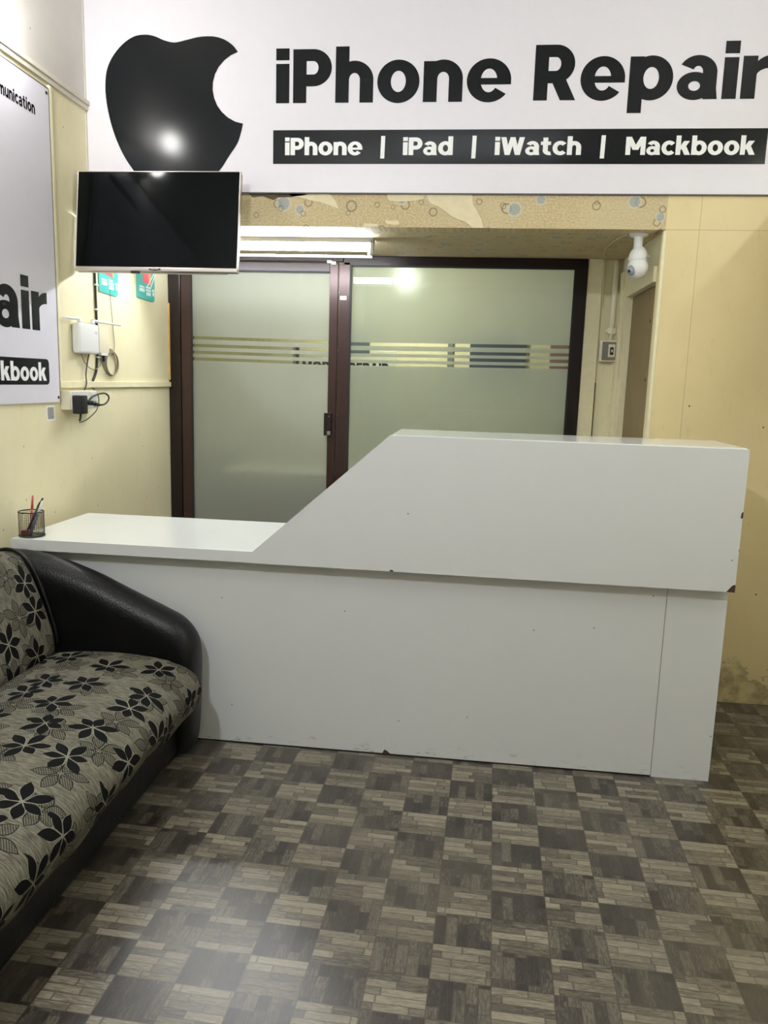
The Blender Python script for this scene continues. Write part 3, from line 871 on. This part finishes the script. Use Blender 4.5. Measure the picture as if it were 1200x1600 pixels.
# unseen stand-in cabinet, added to cast the diagonal shade on the pier
cb = thing('shade_cabinet', 'unseen stand-in cabinet added on the right wall to shade the pier', 'cabinet', (3.28, -.5, 1.95))
obj('body', boxm(3.10, RX, -.62, -.02, 1.77, 2.243, .004), M_TRIM, cb)
obj('door', boxm(3.085, 3.10, -.615, -.325, 1.78, 2.24, .003), M_TRIM, cb)
obj('door', boxm(3.085, 3.10, -.315, -.025, 1.78, 2.24, .003), M_TRIM, cb)

# ------------------------------------------------------------------ television
tv = thing('television', 'black flat screen television with silver bottom bezel under the banner', 'television', (.40, -.17, 2.115))
TW, TH = .748, .437
def tvb(*a, **k):
    x0, x1, y0, y1, z0, z1 = a
    return boxm(.40 + x0, .40 + x1, -.17 + y0, -.17 + y1, 2.115 + z0, 2.115 + z1, **k)
w2, h2 = TW / 2, TH / 2
obj('back_cover', tvb(-w2 + .002, w2 - .002, -.012, .02, -h2 + .002, h2 - .002, bev=.004), M_BEZEL, tv)
obj('rear_housing', tvb(-w2 - .014, w2 - .06, .004, .05, -h2 + .004, .03, bev=.006), M_WPLAST, tv)
obj('screen', tvb(-w2 + .004, w2 - .004, -.0165, -.012, -h2 + .018, h2 - .004), M_SCREEN, tv)
b = tvb(-w2, w2, -.020, -.004, -h2, -h2 + .017, bev=.003)
bz = obj('bezel', b, M_SILVER, tv)
b = tvb(w2 - .004, w2, -.018, .004, -h2, h2, bev=.001)
box(b, .40 - w2, .40 - w2 + .004, -.17 - .018, -.17 + .004, 2.115 - h2, 2.115 + h2, .001)
box(b, .40 - w2, .40 + w2, -.17 - .018, -.17 + .004, 2.115 + h2 - .003, 2.115 + h2, .001)
obj('bezel', b, M_SILVER, tv)
b = bmesh.new(); sphere(b, (.40 + .0, -.17 - .020, 2.115 - h2 + .008), .022, 20, (1.3, .15, .28)); bd = obj('badge', b, M_BLACK, bz, True)
b = tvb(-.018, .018, -.0245, -.0225, -h2 + .006, -h2 + .010); obj('badge_mark', b, M_SILVER, bz)
b = tvb(-.115, -.075, -.014, .0, -h2 - .008, -h2 + .001, bev=.003); obj('sensor', b, M_BLACK, tv)
b = tvb(-.06, .06, .05, .06, -.06, .12); box(b, .40 - .03, .40 + .03, -.17 + .06, -.17 + .165, 2.24, 2.29); obj('wall_bracket', b, M_BLACK, tv)
tv.rotation_euler = (math.radians(-7.5), 0, 0)

# ------------------------------------------------------------------ left wall: router, modem, sockets, cables, posters
rt = thing('router', 'white wireless router with two antennas on the left wall', 'router', (0, -.12, 1.54))
b = boxm(.004, .045, -.222, -.04, 1.535, 1.672, bev=.012, seg=3); soften(obj('body', b, M_WPLAST, rt))
b = boxm(.001, .008, -.218, -.05, 1.545, 1.665, bev=.003); obj('back_plate', b, M_GPLAST, rt)
b = boxm(.0445, .0456, -.078, -.062, 1.638, 1.640); box(b, .0445, .0456, -.085, -.06, 1.632, 1.634); box(b, .0445, .0456, -.07, -.058, 1.628, 1.630); obj('badge', b, M_GPLAST, rt)
for y0, y1, z1 in ((-.195, -.345, 1.682), (-.068, .215, 1.690)):
    b = bmesh.new(); cyl(b, (.028, y0, 1.668), (.028, y0, 1.692), .009, n=12)
    a = obj('antenna', b, M_WPLAST, rt, True)
    b = bmesh.new(); cyl(b, (.028, y0, 1.69), (.034, y1, z1), .008, .004, n=10); obj('rod', b, M_WPLAST, a, True)
md = thing('modem', 'small ivory fibre box on the left wall just right of the router', 'modem', (0, .05, 1.54))
soften(obj('body', boxm(.001, .026, -.002, .10, 1.545, 1.675, bev=.005), M_IVORY, md))
obj('port_cover', boxm(.003, .024, .02, .09, 1.533, 1.548, bev=.002), M_WPLAST, md)
b = boxm(.006, .022, .05, .064, 1.505, 1.535, bev=.002); obj('connector', b, M_BLACK, md)
b = boxm(.006, .02, .068, .08, 1.512, 1.535, bev=.002); obj('connector', b, M_GCABLE, md)
def cable(name, P, r, mat, label, cat='cable', closed=False, group=None):
    b = bmesh.new(); tube(b, P, r, 8, 6, closed)
    c = P[0]
    return tag(obj(name, b, mat, None, True, loc=c), label, cat, group)
# coiled fibre lead
b = bmesh.new()
for k in range(4):
    ry, rz = .078 - .004 * k, .066 - .003 * k
    tube(b, [(.006 + .004 * k, .148 + ry * math.cos(a), 1.502 + rz * math.sin(a) - .002 * k) for a in [2 * PI * i / 20 for i in range(20)]], .0028, 7, 3, True)
tag(obj('coiled_cable', b, M_GCABLE, None, True, loc=(.01, .148, 1.50)), 'looped grey lead coiled under the ivory fibre box', 'cable')
cable('fibre_cable', [(.005, .166, 1.86), (.005, .17, 1.825), (.006, .185, 1.70), (.006, .20, 1.60), (.008, .19, 1.565)], .0016, M_GCABLE, 'thin lead hanging from the left poster down to the coil')
cable('trunk_cable', [(.006, .010, 2.10), (.006, .013, 1.905), (.006, .017, 1.697), (.006, .016, 1.60), (.006, .012, 1.529), (.008, -.004, 1.46), (.008, -.043, 1.410)], .0055, M_BCABLE, 'thick black cable running down the left wall behind the router')
cable('power_lead', [(.02, -.095, 1.536), (.018, -.11, 1.50), (.016, -.125, 1.44), (.020, -.13, 1.40), (.024, -.15, 1.378), (.02, -.155, 1.368)], .003, M_BCABLE, 'dark lead dropping from the router to the socket box')
cable('patch_lead', [(.02, -.17, 1.536), (.016, -.14, 1.50), (.014, -.08, 1.47), (.014, -.02, 1.466), (.014, .03, 1.49), (.014, .045, 1.535)], .0022, M_GCABLE, 'thin curved lead joining the router and the ivory box')
for z in (1.86, 1.745, 1.52):
    b = bmesh.new(); box(b, .001, .012, .006, .04, z, z + .008, .002)
    tag(obj('cable_clip', b, M_WPLAST, loc=(.006, .02, z)), 'small white clip holding the black cable at %s' % {1.86: 'the poster corner', 1.745: 'mid height above the router', 1.52: 'the fibre box foot'}[z], 'clip', 'clips on the wall cable')
# socket box
sk = thing('socket_box', 'cream surface socket box under the ledge on the left wall', 'socket', (0, -.2, 1.28))
obj('box', boxm(.001, .045, -.337, -.085, 1.282, 1.366, bev=.003), M_IVORY, sk)
obj('front_plate', boxm(.044, .049, -.325, -.088, 1.284, 1.364, bev=.002), M_WPLAST, sk)
b = boxm(.0485, .053, -.155, -.13, 1.335, 1.358, bev=.002); obj('switch', b, M_IVORY, sk)
b = boxm(.0485, .051, -.128, -.095, 1.290, 1.318, bev=.002); obj('outlet', b, M_GPLAST, sk)
ad = thing('power_adapter', 'black power adapter plugged into the socket box, left one', 'adapter', (.05, -.30, 1.26))
soften(obj('body', boxm(.050, .092, -.326, -.262, 1.264, 1.347, bev=.006), M_BLACK, ad))
b = bmesh.new(); tube(b, [(.075, -.300, 1.268), (.074, -.301, 1.25), (.07, -.303, 1.232)], .005, 8); obj('cord', b, M_BLACK, ad, True)
pl = thing('power_plug', 'black plug with looped lead in the socket box, right of the adapter', 'plug', (.05, -.2, 1.31))
b = bmesh.new(); cyl(b, (.049, -.205, 1.314), (.085, -.215, 1.312), .014, .012, 16); cyl(b, (.075, -.21, 1.312), (.078, -.13, 1.300), .011, .007, 14); obj('body', b, M_BLACK, pl, True)
b = bmesh.new(); tube(b, [(.078, -.13, 1.300), (.08, -.085, 1.301), (.08, -.045, 1.315), (.08, -.032, 1.335), (.078, -.06, 1.352), (.07, -.10, 1.352), (.06, -.15, 1.34), (.052, -.17, 1.325)], .004, 8); obj('cord', b, M_BCABLE, pl, True)
cable('adapter_lead', [(.07, -.303, 1.226), (.06, -.265, 1.226), (.055, -.20, 1.236), (.05, -.12, 1.262), (.048, -.085, 1.285), (.046, -.066, 1.33), (.03, -.075, 1.37), (.02, -.08, 1.378)], .0024, M_BCABLE, 'thin black lead looping from the adapter up behind the plug')
# teal posters
def poster(label, y0, y1, z0, tear, name='teal_poster'):
    r = thing(name, label, 'poster', (0, (y0 + y1) / 2, z0), 'teal price cards under the television')
    P = [(y0, z0), (y1 - .02, z0 - .006), (y1, z0 + .004), (y1, z0 + .05), (y1 + .004, z0 + .09), (y1 + .002, z0 + .21), (y0, z0 + .21)]
    b = bmesh.new(); prism(b, [(.002, y, z) for y, z in P], (.003, 0, 0)); obj('card', b, M_TEAL, r)
    b = bmesh.new(); w = y1 - y0
    prism(b, [(.0052, y0 + .33 * w, z0 + .088), (.0052, y0 + .78 * w, z0 + .080), (.0052, y0 + .78 * w, z0 + .17), (.0052, y0 + .33 * w, z0 + .17)], (.0006, 0, 0)); obj('picture', b, M_PINK, r)
    b = bmesh.new(); prism(b, [(.0059, y0 + .70 * w, z0 + .082), (.0059, y0 + .78 * w, z0 + .081), (.0059, y0 + .78 * w, z0 + .15), (.0059, y0 + .62 * w, z0 + .15)], (.0005, 0, 0)); obj('picture', b, M_ORANGE, r)
    b = bmesh.new()
    for j, (a0, a1, q0, q1) in enumerate(((.14, .42, .058, .066), (.14, .44, .036, .054), (.50, .74, .060, .070), (.50, .80, .044, .056), (.52, .78, .022, .040), (.86, .98, .05, .062), (.88, .97, .026, .046))):
        n = 4 if j % 2 else 6
        for k in range(n):
            a = y0 + (a0 + (a1 - a0) * k / n) * w; c = y0 + (a0 + (a1 - a0) * (k + .72) / n) * w
            box(b, .0051, .0056, a, c, z0 + q0, z0 + q1)
    obj('print', b, M_WINK, r)
    if tear:
        b = bmesh.new()
        for s in (0, .05): prism(b, [(.0062, y0 + .5 * w + s, z0 + .06), (.0062, y0 + .54 * w + s, z0 + .06), (.0062, y1 + s * .4, z0 + .15), (.0062, y1 - .012 + s * .4, z0 + .15)], (.0004, 0, 0))
        obj('streak', b, M_WINK, r)
    return r
poster('teal card with pink picture just right of the black cable', .055, .255, 1.838, False)
poster('teal card with pink picture nearer the brown door frame', .487, .72, 1.858, True)

# ------------------------------------------------------------------ niche: conduit, switch, camera bulb
cp = thing('conduit_pipe', 'cream conduit pipe running down to the switch box in the niche', 'pipe', (2.585, D - .03, 1.71))
b = bmesh.new(); cyl(b, (2.582, D - .022, 1.715), (2.584, D - .022, 2.15), .0145, n=16); obj('pipe', b, M_CONDUIT, cp, True)
b = bmesh.new(); cyl(b, (2.5825, D - .022, 1.752), (2.5825, D - .022, 1.782), .024, n=20); box(b, 2.548, 2.618, D - .03, D - .012, 1.758, 1.776, .004); soften(obj('coupling', b, M_CONDUIT, cp))
sw = thing('switch_box', 'dingy square switch box at the foot of the conduit', 'switch', (2.58, D - .03, 1.60))
obj('box', boxm(2.522, 2.638, D - .055, D - .019, 1.597, 1.714, bev=.004), M_CONDUIT, sw)
obj('plate', boxm(2.530, 2.630, D - .060, D - .054, 1.605, 1.706, bev=.002), M_STEEL, sw)
p = obj('switch_module', boxm(2.565, 2.602, D - .064, D - .059, 1.622, 1.692, bev=.002), M_IVORY, sw)
obj('rocker', boxm(2.574, 2.593, D - .069, D - .063, 1.634, 1.676, bev=.003), M_BLACK, p)
obj('toggle', boxm(2.580, 2.588, D - .074, D - .068, 1.648, 1.664, bev=.002), M_WPLAST, p)
cbz = thing('camera_bulb', 'white bulb shaped security camera hanging from the soffit corner', 'camera', (2.53, .094, 2.139))
b = bmesh.new(); lathe(b, [(.042, 2.139), (.042, 2.131), (.036, 2.125), (.022, 2.122), (.020, 2.115), (.0195, 2.082), (.021, 2.075)], (2.53, .094, 0)); soften(obj('socket_base', b, M_WPLAST, cbz))
b = bmesh.new(); lathe(b, [(.020, 2.078), (.026, 2.072), (.036, 2.058), (.041, 2.042), (.042, 2.030), (.0405, 2.022), (.039, 2.020)], (2.535, .094, 0)); soften(obj('neck', b, M_WPLAST, cbz))
b = bmesh.new(); sphere(b, (2.536, .094, 1.988), .047, 28, (1, 1, 1.0)); cyl(b, (2.536, .094, 2.022), (2.536, .094, 1.998), .0385, .044, 28); hd = obj('head', b, M_WPLAST, cbz, True)
dv = Vector((-.80, -.52, -.34)).normalized(); hc = Vector((2.536, .094, 1.988))
b = bmesh.new(); cyl(b, hc + dv * .034, hc + dv * .0475, .026, .021, 24); obj('lens_ring', b, M_GPLAST, hd, True)
b = bmesh.new(); cyl(b, hc + dv * .046, hc + dv * .0505, .016, .015, 24); obj('lens', b, plain('pale_lens', rgb(150, 170, 190), .1), hd, True)
b = bmesh.new(); sphere(b, hc + dv * .0505, .0075, 14); obj('pupil', b, M_BLACK, hd, True)
b = bmesh.new(); box(b, 2.562, 2.578, .058, .07, 2.028, 2.04, .003); obj('mark', b, M_GPLAST, cbz)
cable('camera_cable', [(2.485, .10, 2.132), (2.475, .12, 2.134), (2.45, .30, 2.136), (2.46, .60, 2.142), (2.515, .91, 2.150), (2.516, .925, 2.10), (2.516, .925, 1.9)], .003, M_WCABLE, 'cream wire running from the camera bulb along the soffit to the niche')

# ------------------------------------------------------------------ reception counter
rc = thing('reception_counter', 'white laminate reception counter with raised right section and sloped panel', 'counter', (1.4, -.55, 0))
CX0, CX1 = .06, 2.778
obj('front_panel', boxm(CX0, 2.564, -.80, -.782, 0.006, .757), M_LAMF, rc)
obj('front_panel', boxm(2.567, CX1, -.80, -.782, 0.0, .757), M_LAMF, rc)
obj('end_panel', boxm(CX1 - .018, CX1, -.782, -.27, 0, .757), M_LAMF, rc)
obj('end_panel', boxm(CX0 + .01, CX0 + .028, -.782, -.27, 0, .757), M_LAMF, rc)
obj('panel_seam', boxm(2.5635, 2.5675, -.798, -.785, 0.004, .757), M_SEAM, rc)
obj('worktop', boxm(CX0, CX1 - .02, -.849, -.235, .759, .801, bev=.003), M_LAMT, rc)
b = bmesh.new()
prism(b, [(x, -.853, z) for x, z in [(1.030, .757), (CX1 + .003, .750), (CX1 + .003, 1.256), (1.536, 1.259), (1.030, .803)]], (0, .018, 0))
rp = obj('raised_panel', b, M_LAMF, rc)
obj('edge_band', boxm(CX0, 1.030, -.853, -.849, .758, .801), M_LAMF, rc)
obj('raised_shelf', boxm(1.54, CX1, -.834, -.455, 1.240, 1.2595, bev=.001), M_LAMT, rc)
b = bmesh.new(); prism(b, [(CX1 - .018, -.834, .80), (CX1 - .018, -.455, .80), (CX1 - .018, -.455, 1.24), (CX1 - .018, -.834, 1.24)], (.018, 0, 0)); obj('end_panel', b, M_LAMF, rc)
b = bmesh.new(); prism(b, [(1.72, -.47, .80), (CX1 - .018, -.47, .80), (CX1 - .018, -.47, 1.24), (1.72, -.47, 1.24)], (0, .015, 0)); obj('back_panel', b, M_LAMF, rc)
def chip(pts, y):
    b = bmesh.new(); prism(b, [(x, y - .0008, z) for x, z in pts], (0, .003, 0)); return obj('chip', b, M_CHIP, rc)
chip([(2.752, .7502), (2.7815, .7498), (2.7815, .778), (2.772, .776), (2.762, .764)], -.853)
chip([(2.7735, 1.018), (2.7815, 1.016), (2.7815, 1.040), (2.776, 1.036)], -.853)
chip([(2.7785, .9), (2.7815, .9), (2.7815, .906)], -.853)
chip([(1.540, .007), (1.556, .007), (1.570, .007), (1.560, .016), (1.548, .022)], -.80)
chip([(1.55, .756), (1.566, .756), (1.562, .7615), (1.553, .762)], -.853)
b = bmesh.new(); box(b, CX0, 2.56, -.801, -.79, 0.0, .0062); obj('floor_gap_shade', b, M_GASKET, rc)  # black strip painted in as the shade under the front panel

# pen cup and what stands in it
cu = thing('pen_cup', 'black wire mesh pen cup on the left end of the counter', 'cup', (.108, -.785, .801))
CC = (.108, -.785)
b = bmesh.new()
NV, NR, R = 40, 14, .047
for i in range(NR + 1):
    z = .805 + .092 * i / NR
    tube(b, [(CC[0] + R * math.cos(2 * PI * k / 24), CC[1] + R * math.sin(2 * PI * k / 24), z) for k in range(24)], .0007, 4, 0, True)
for k in range(NV):
    a = 2 * PI * k / NV
    cyl(b, (CC[0] + R * math.cos(a), CC[1] + R * math.sin(a), .803), (CC[0] + R * math.cos(a), CC[1] + R * math.sin(a), .898), .0007, n=4)
mw = obj('mesh_wall', b, M_BLACK, cu); mw['kind'] = 'stuff'
b = bmesh.new(); tube(b, [(CC[0] + R * math.cos(2 * PI * k / 32), CC[1] + R * math.sin(2 * PI * k / 32), .899) for k in range(32)], .0026, 8, 0, True); obj('rim', b, M_BLACK, cu, True)
b = bmesh.new(); lathe(b, [(.049, .8015), (.050, .804), (.049, .807), (.0, .807)], (CC[0], CC[1], 0)); obj('base', b, M_BLACK, cu)
def pen(name, label, p0, p1, r, mat, capmat, cat, tipfrac=.2):
    p0 = Vector(p0); p1 = Vector(p1)
    t_ = thing(name, label, cat, p0, 'pens and pencils in the mesh cup')
    b = bmesh.new(); cyl(b, p0, p0.lerp(p1, 1 - tipfrac), r, r, 12); obj('barrel', b, mat, t_, True)
    b = bmesh.new(); cyl(b, p0.lerp(p1, 1 - tipfrac), p1, r * 1.12, r * .75, 12); obj('cap', b, capmat, t_, True)
    return t_
pen('red_pencil', 'red capped pen standing upright in the mesh cup', (.10, -.78, .808), (.112, -.775, .962), .0045, M_RED, M_RED, 'pen', .35)
pen('black_pen', 'black pen leaning right in the mesh cup', (.090, -.798, .808), (.150, -.768, .952), .0045, M_BLACK, M_BLACK, 'pen')
pen('silver_pen', 'white and blue pen leaning at the right of the cup', (.110, -.80, .808), (.158, -.785, .944), .0055, M_BLUE, M_WPLAST, 'pen', .4)
pen('grey_pencil', 'olive pencil leaning left inside the mesh cup', (.085, -.79, .808), (.135, -.765, .934), .004, plain('olive_paint', rgb(112, 104, 72), .5), M_BLACK, 'pencil', .15)
b = boxm(.078, .112, -.812, -.796, .808, .826, .003); tag(obj('eraser', b, plain('dark_red_rubber', rgb(110, 44, 40), .7), loc=(.095, -.80, .808)), 'dark red eraser at the bottom of the mesh cup', 'eraser')

# ------------------------------------------------------------------ sofa along the left wall
sf = thing('sofa', 'black leatherette sofa with grey floral seat and back on the left wall', 'sofa', (.42, -1.75, 0))
SY0, SY1 = -2.95, -.83
def uvgrid(name, rows, mat, parent, us, vs, closed_ends=True, smooth=True):
    """rows: list of point rows (same length); uv in metres"""
    me_bm = bmesh.new()
    uvl = me_bm.loops.layers.uv.new('UVMap')
    V = [[me_bm.verts.new(p) for p in r] for r in rows]
    for i in range(len(V) - 1):
        for j in range(len(V[0]) - 1):
            f = me_bm.faces.new((V[i][j], V[i][j + 1], V[i + 1][j + 1], V[i + 1][j]))
            for l, (a, c) in zip(f.loops, ((i, j), (i, j + 1), (i + 1, j + 1), (i + 1, j))):
                l[uvl].uv = (us[c], vs[a])
    if closed_ends:
        for r, a in ((V[0], 0), (V[-1], len(V) - 1)):
            try:
                f = me_bm.faces.new(r)
                for l, c in zip(f.loops, range(len(r))): l[uvl].uv = (us[c], vs[a])
            except ValueError: pass
    o = obj(name, me_bm, mat, parent, smooth)
    return o
def loft(name, prof_fn, ys, mat, parent, smooth=True):
    """prof_fn(t, y) -> closed list of (x, z); swept along y with true-length uv"""
    rows = []; 
    for y in ys:
        P = prof_fn(y)
        rows.append([(x, yy, z) for x, yy, z in P])
    us = [0]
    ref = rows[len(rows) // 2]
    for a, b_ in zip(ref, ref[1:]): us.append(us[-1] + (Vector(b_) - Vector(a)).length)
    vs = [0]
    mid = max(range(len(ref)), key=lambda k: ref[k][0])
    for a, b_ in zip(rows, rows[1:]): vs.append(vs[-1] + (Vector(b_[mid]) - Vector(a[mid])).length)
    return uvgrid(name, rows, mat, parent, us, vs, True, smooth)
def ends(y, y0, y1, r):
    """rounding factor 0..1 near the two ends"""
    d = min(y - y0, y1 - y)
    if d >= r: return 1.0
    return math.sqrt(max(0.0, 1 - (1 - d / r) ** 2))
def ysteps(y0, y1, r, n=34):
    L = [0, .04, .12, .25, .45, .7, 1.0]
    a = [y0 + r * k for k in L]; b = [y1 - r * k for k in L[::-1]]
    m = [y0 + r + (y1 - y0 - 2 * r) * k / n for k in range(1, n)]
    return a + m + b
# seat cushion
SEY0, SEY1 = -2.80, -.965
def seat_prof(y):
    e = ends(y, SEY0, SEY1, .07)
    wob = .004 * math.sin(y * 9) + .003 * math.sin(y * 23)
    k = .045 * (1 - e)
    zt = .415 - k + wob * .5
    sag = .012 * math.sin(PI * (y - SEY0) / (SEY1 - SEY0))
    lipz = .232 + .010 * math.sin(y * 7.3) + .006 * math.sin(y * 21)
    pts = [(.20, lipz + .03), (.20, zt - .05), (.24, zt - .02), (.32, zt - .004), (.45, zt + .010 + sag * .3), (.58, zt + .012 + sag * .5), (.70, zt + .004 + sag * .3), (.78, zt - .012), (.84, zt - .038), (.872, zt - .075), (.880, zt - .115), (.868, lipz + .03), (.852, lipz), (.80, lipz + .002), (.20, lipz + .03)]
    P = catmull([(x, 0, z) for x, z in pts[1:12]], 4)
    P = [(pts[0][0], pts[0][1])] + [(p.x, p.z) for p in P] + pts[12:]
    return [(x - k * .5 if x > .5 else x, y, z) for x, z in P]
loft('seat_cushion', seat_prof, ysteps(SEY0, SEY1, .07), M_FLORAL, sf)
# back cushion, leaning
BY0, BY1 = -2.80, -.985
def back_prof(y):
    e = ends(y, BY0, BY1, .06)
    k = .03 * (1 - e)
    zt = .795 - k * 1.3 + .003 * math.sin(y * 8)
    pts = [(.30, .36), (.318 - k, .42), (.312 - k, .48), (.290 - k, .56), (.262 - k, .64), (.232 - k, .71), (.200 - k, .762), (.165, zt - .004), (.12, zt), (.08, zt - .012), (.055, zt - .04)]
    P = catmull([(x, 0, z) for x, z in pts], 4)
    return [(p.x, y, p.z) for p in P] + [(.055, y, .36), (.30, y, .36)]
loft('back_cushion', back_prof, ysteps(BY0, BY1, .06), M_FLORAL, sf)
# leather base and back shell
b = boxm(.06, .775, SY0 + .10, -.90, .03, .255, bev=.015, seg=3); soften(obj('base', b, M_LEATHER, sf))
b = boxm(.015, .085, SY0 + .10, -.93, .05, .755, bev=.02, seg=3); soften(obj('back_shell', b, M_LEATHER, sf))
# arms: profile in x-z, rounded over its thickness
ARM = [(x + (.014 if x > .2 else 0), z + .004) for x, z in [(.03, .765), (.10, .768), (.16, .766), (.26, .746), (.415, .695), (.52, .648), (.623, .602), (.70, .568), (.755, .540), (.795, .500), (.818, .455), (.826, .40), (.824, .30), (.820, .18), (.812, .07), (.800, .028)]]
def arm(y_out, y_in, name='arm'):
    prof = catmull([(x, 0, z) for x, z in ARM], 4)
    n = len(prof)
    # inward normals in the x-z plane
    rows = []
    T = abs(y_in - y_out); sgn = 1 if y_in > y_out else -1
    sect = [(0.0, .055), (0.0, .03), (.004, .018), (.014, .007), (.03, .0015), (.05, 0.0), (.072, .002), (.095, .010), (.115, .024), (.128, .045), (.134, .075), (T, .12)]
    for d, ins in sect:
        row = []
        for i, p in enumerate(prof):
            a, c = prof[max(i - 1, 0)], prof[min(i + 1, n - 1)]
            t_ = (c - a).normalized()
            nx, nz = -t_.z, t_.x          # points inwards (down/left of the ridge)
            if nx * (.4 - p.x) + nz * (.25 - p.z) < 0: nx, nz = -nx, -nz
            f = .5 + .5 * min(1, max(0, (p.z - .36) / .2))     # tighter rounding on the front face
            row.append((p.x + nx * ins * f if i > 3 else p.x, y_out + sgn * d, p.z + nz * ins * f if p.z > .05 else p.z))
        row += [(.02, y_out + sgn * d, .028)]
        row.append((.02, y_out + sgn * d, row[0][2]))
        rows.append(row)
    b = bmesh.new()
    V = [[b.verts.new(p) for p in r] for r in rows]
    m = len(V[0])
    for i in range(len(V) - 1):
        for j in range(m):
            b.faces.new((V[i][j], V[i][(j + 1) % m], V[i + 1][(j + 1) % m], V[i + 1][j]))
    b.faces.new(V[0]); b.faces.new(V[-1][::-1])
    o = obj(name, b, M_LEATHER, sf); soften(o, 50)
    return o
a = arm(-.858, -.988); a['label'] = 'black padded arm against the counter'
a = arm(-2.95, -2.81)
# piping along the back cushion's end
b = bmesh.new(); tube(b, [(.06, -.988, .772), (.12, -.986, .79), (.17, -.988, .782), (.208, -.990, .752), (.245, -.992, .69), (.28, -.995, .60), (.31, -.998, .50), (.318, -1.0, .44)], .007, 8); obj('piping', b, M_LEATHER, sf, True)
for x in (.12, .70):
    for y in (-2.85, -.94):
        b = bmesh.new(); cyl(b, (x, y, 0), (x, y, .04), .022, .028, 14); obj('foot', b, M_BLACK, sf, True)
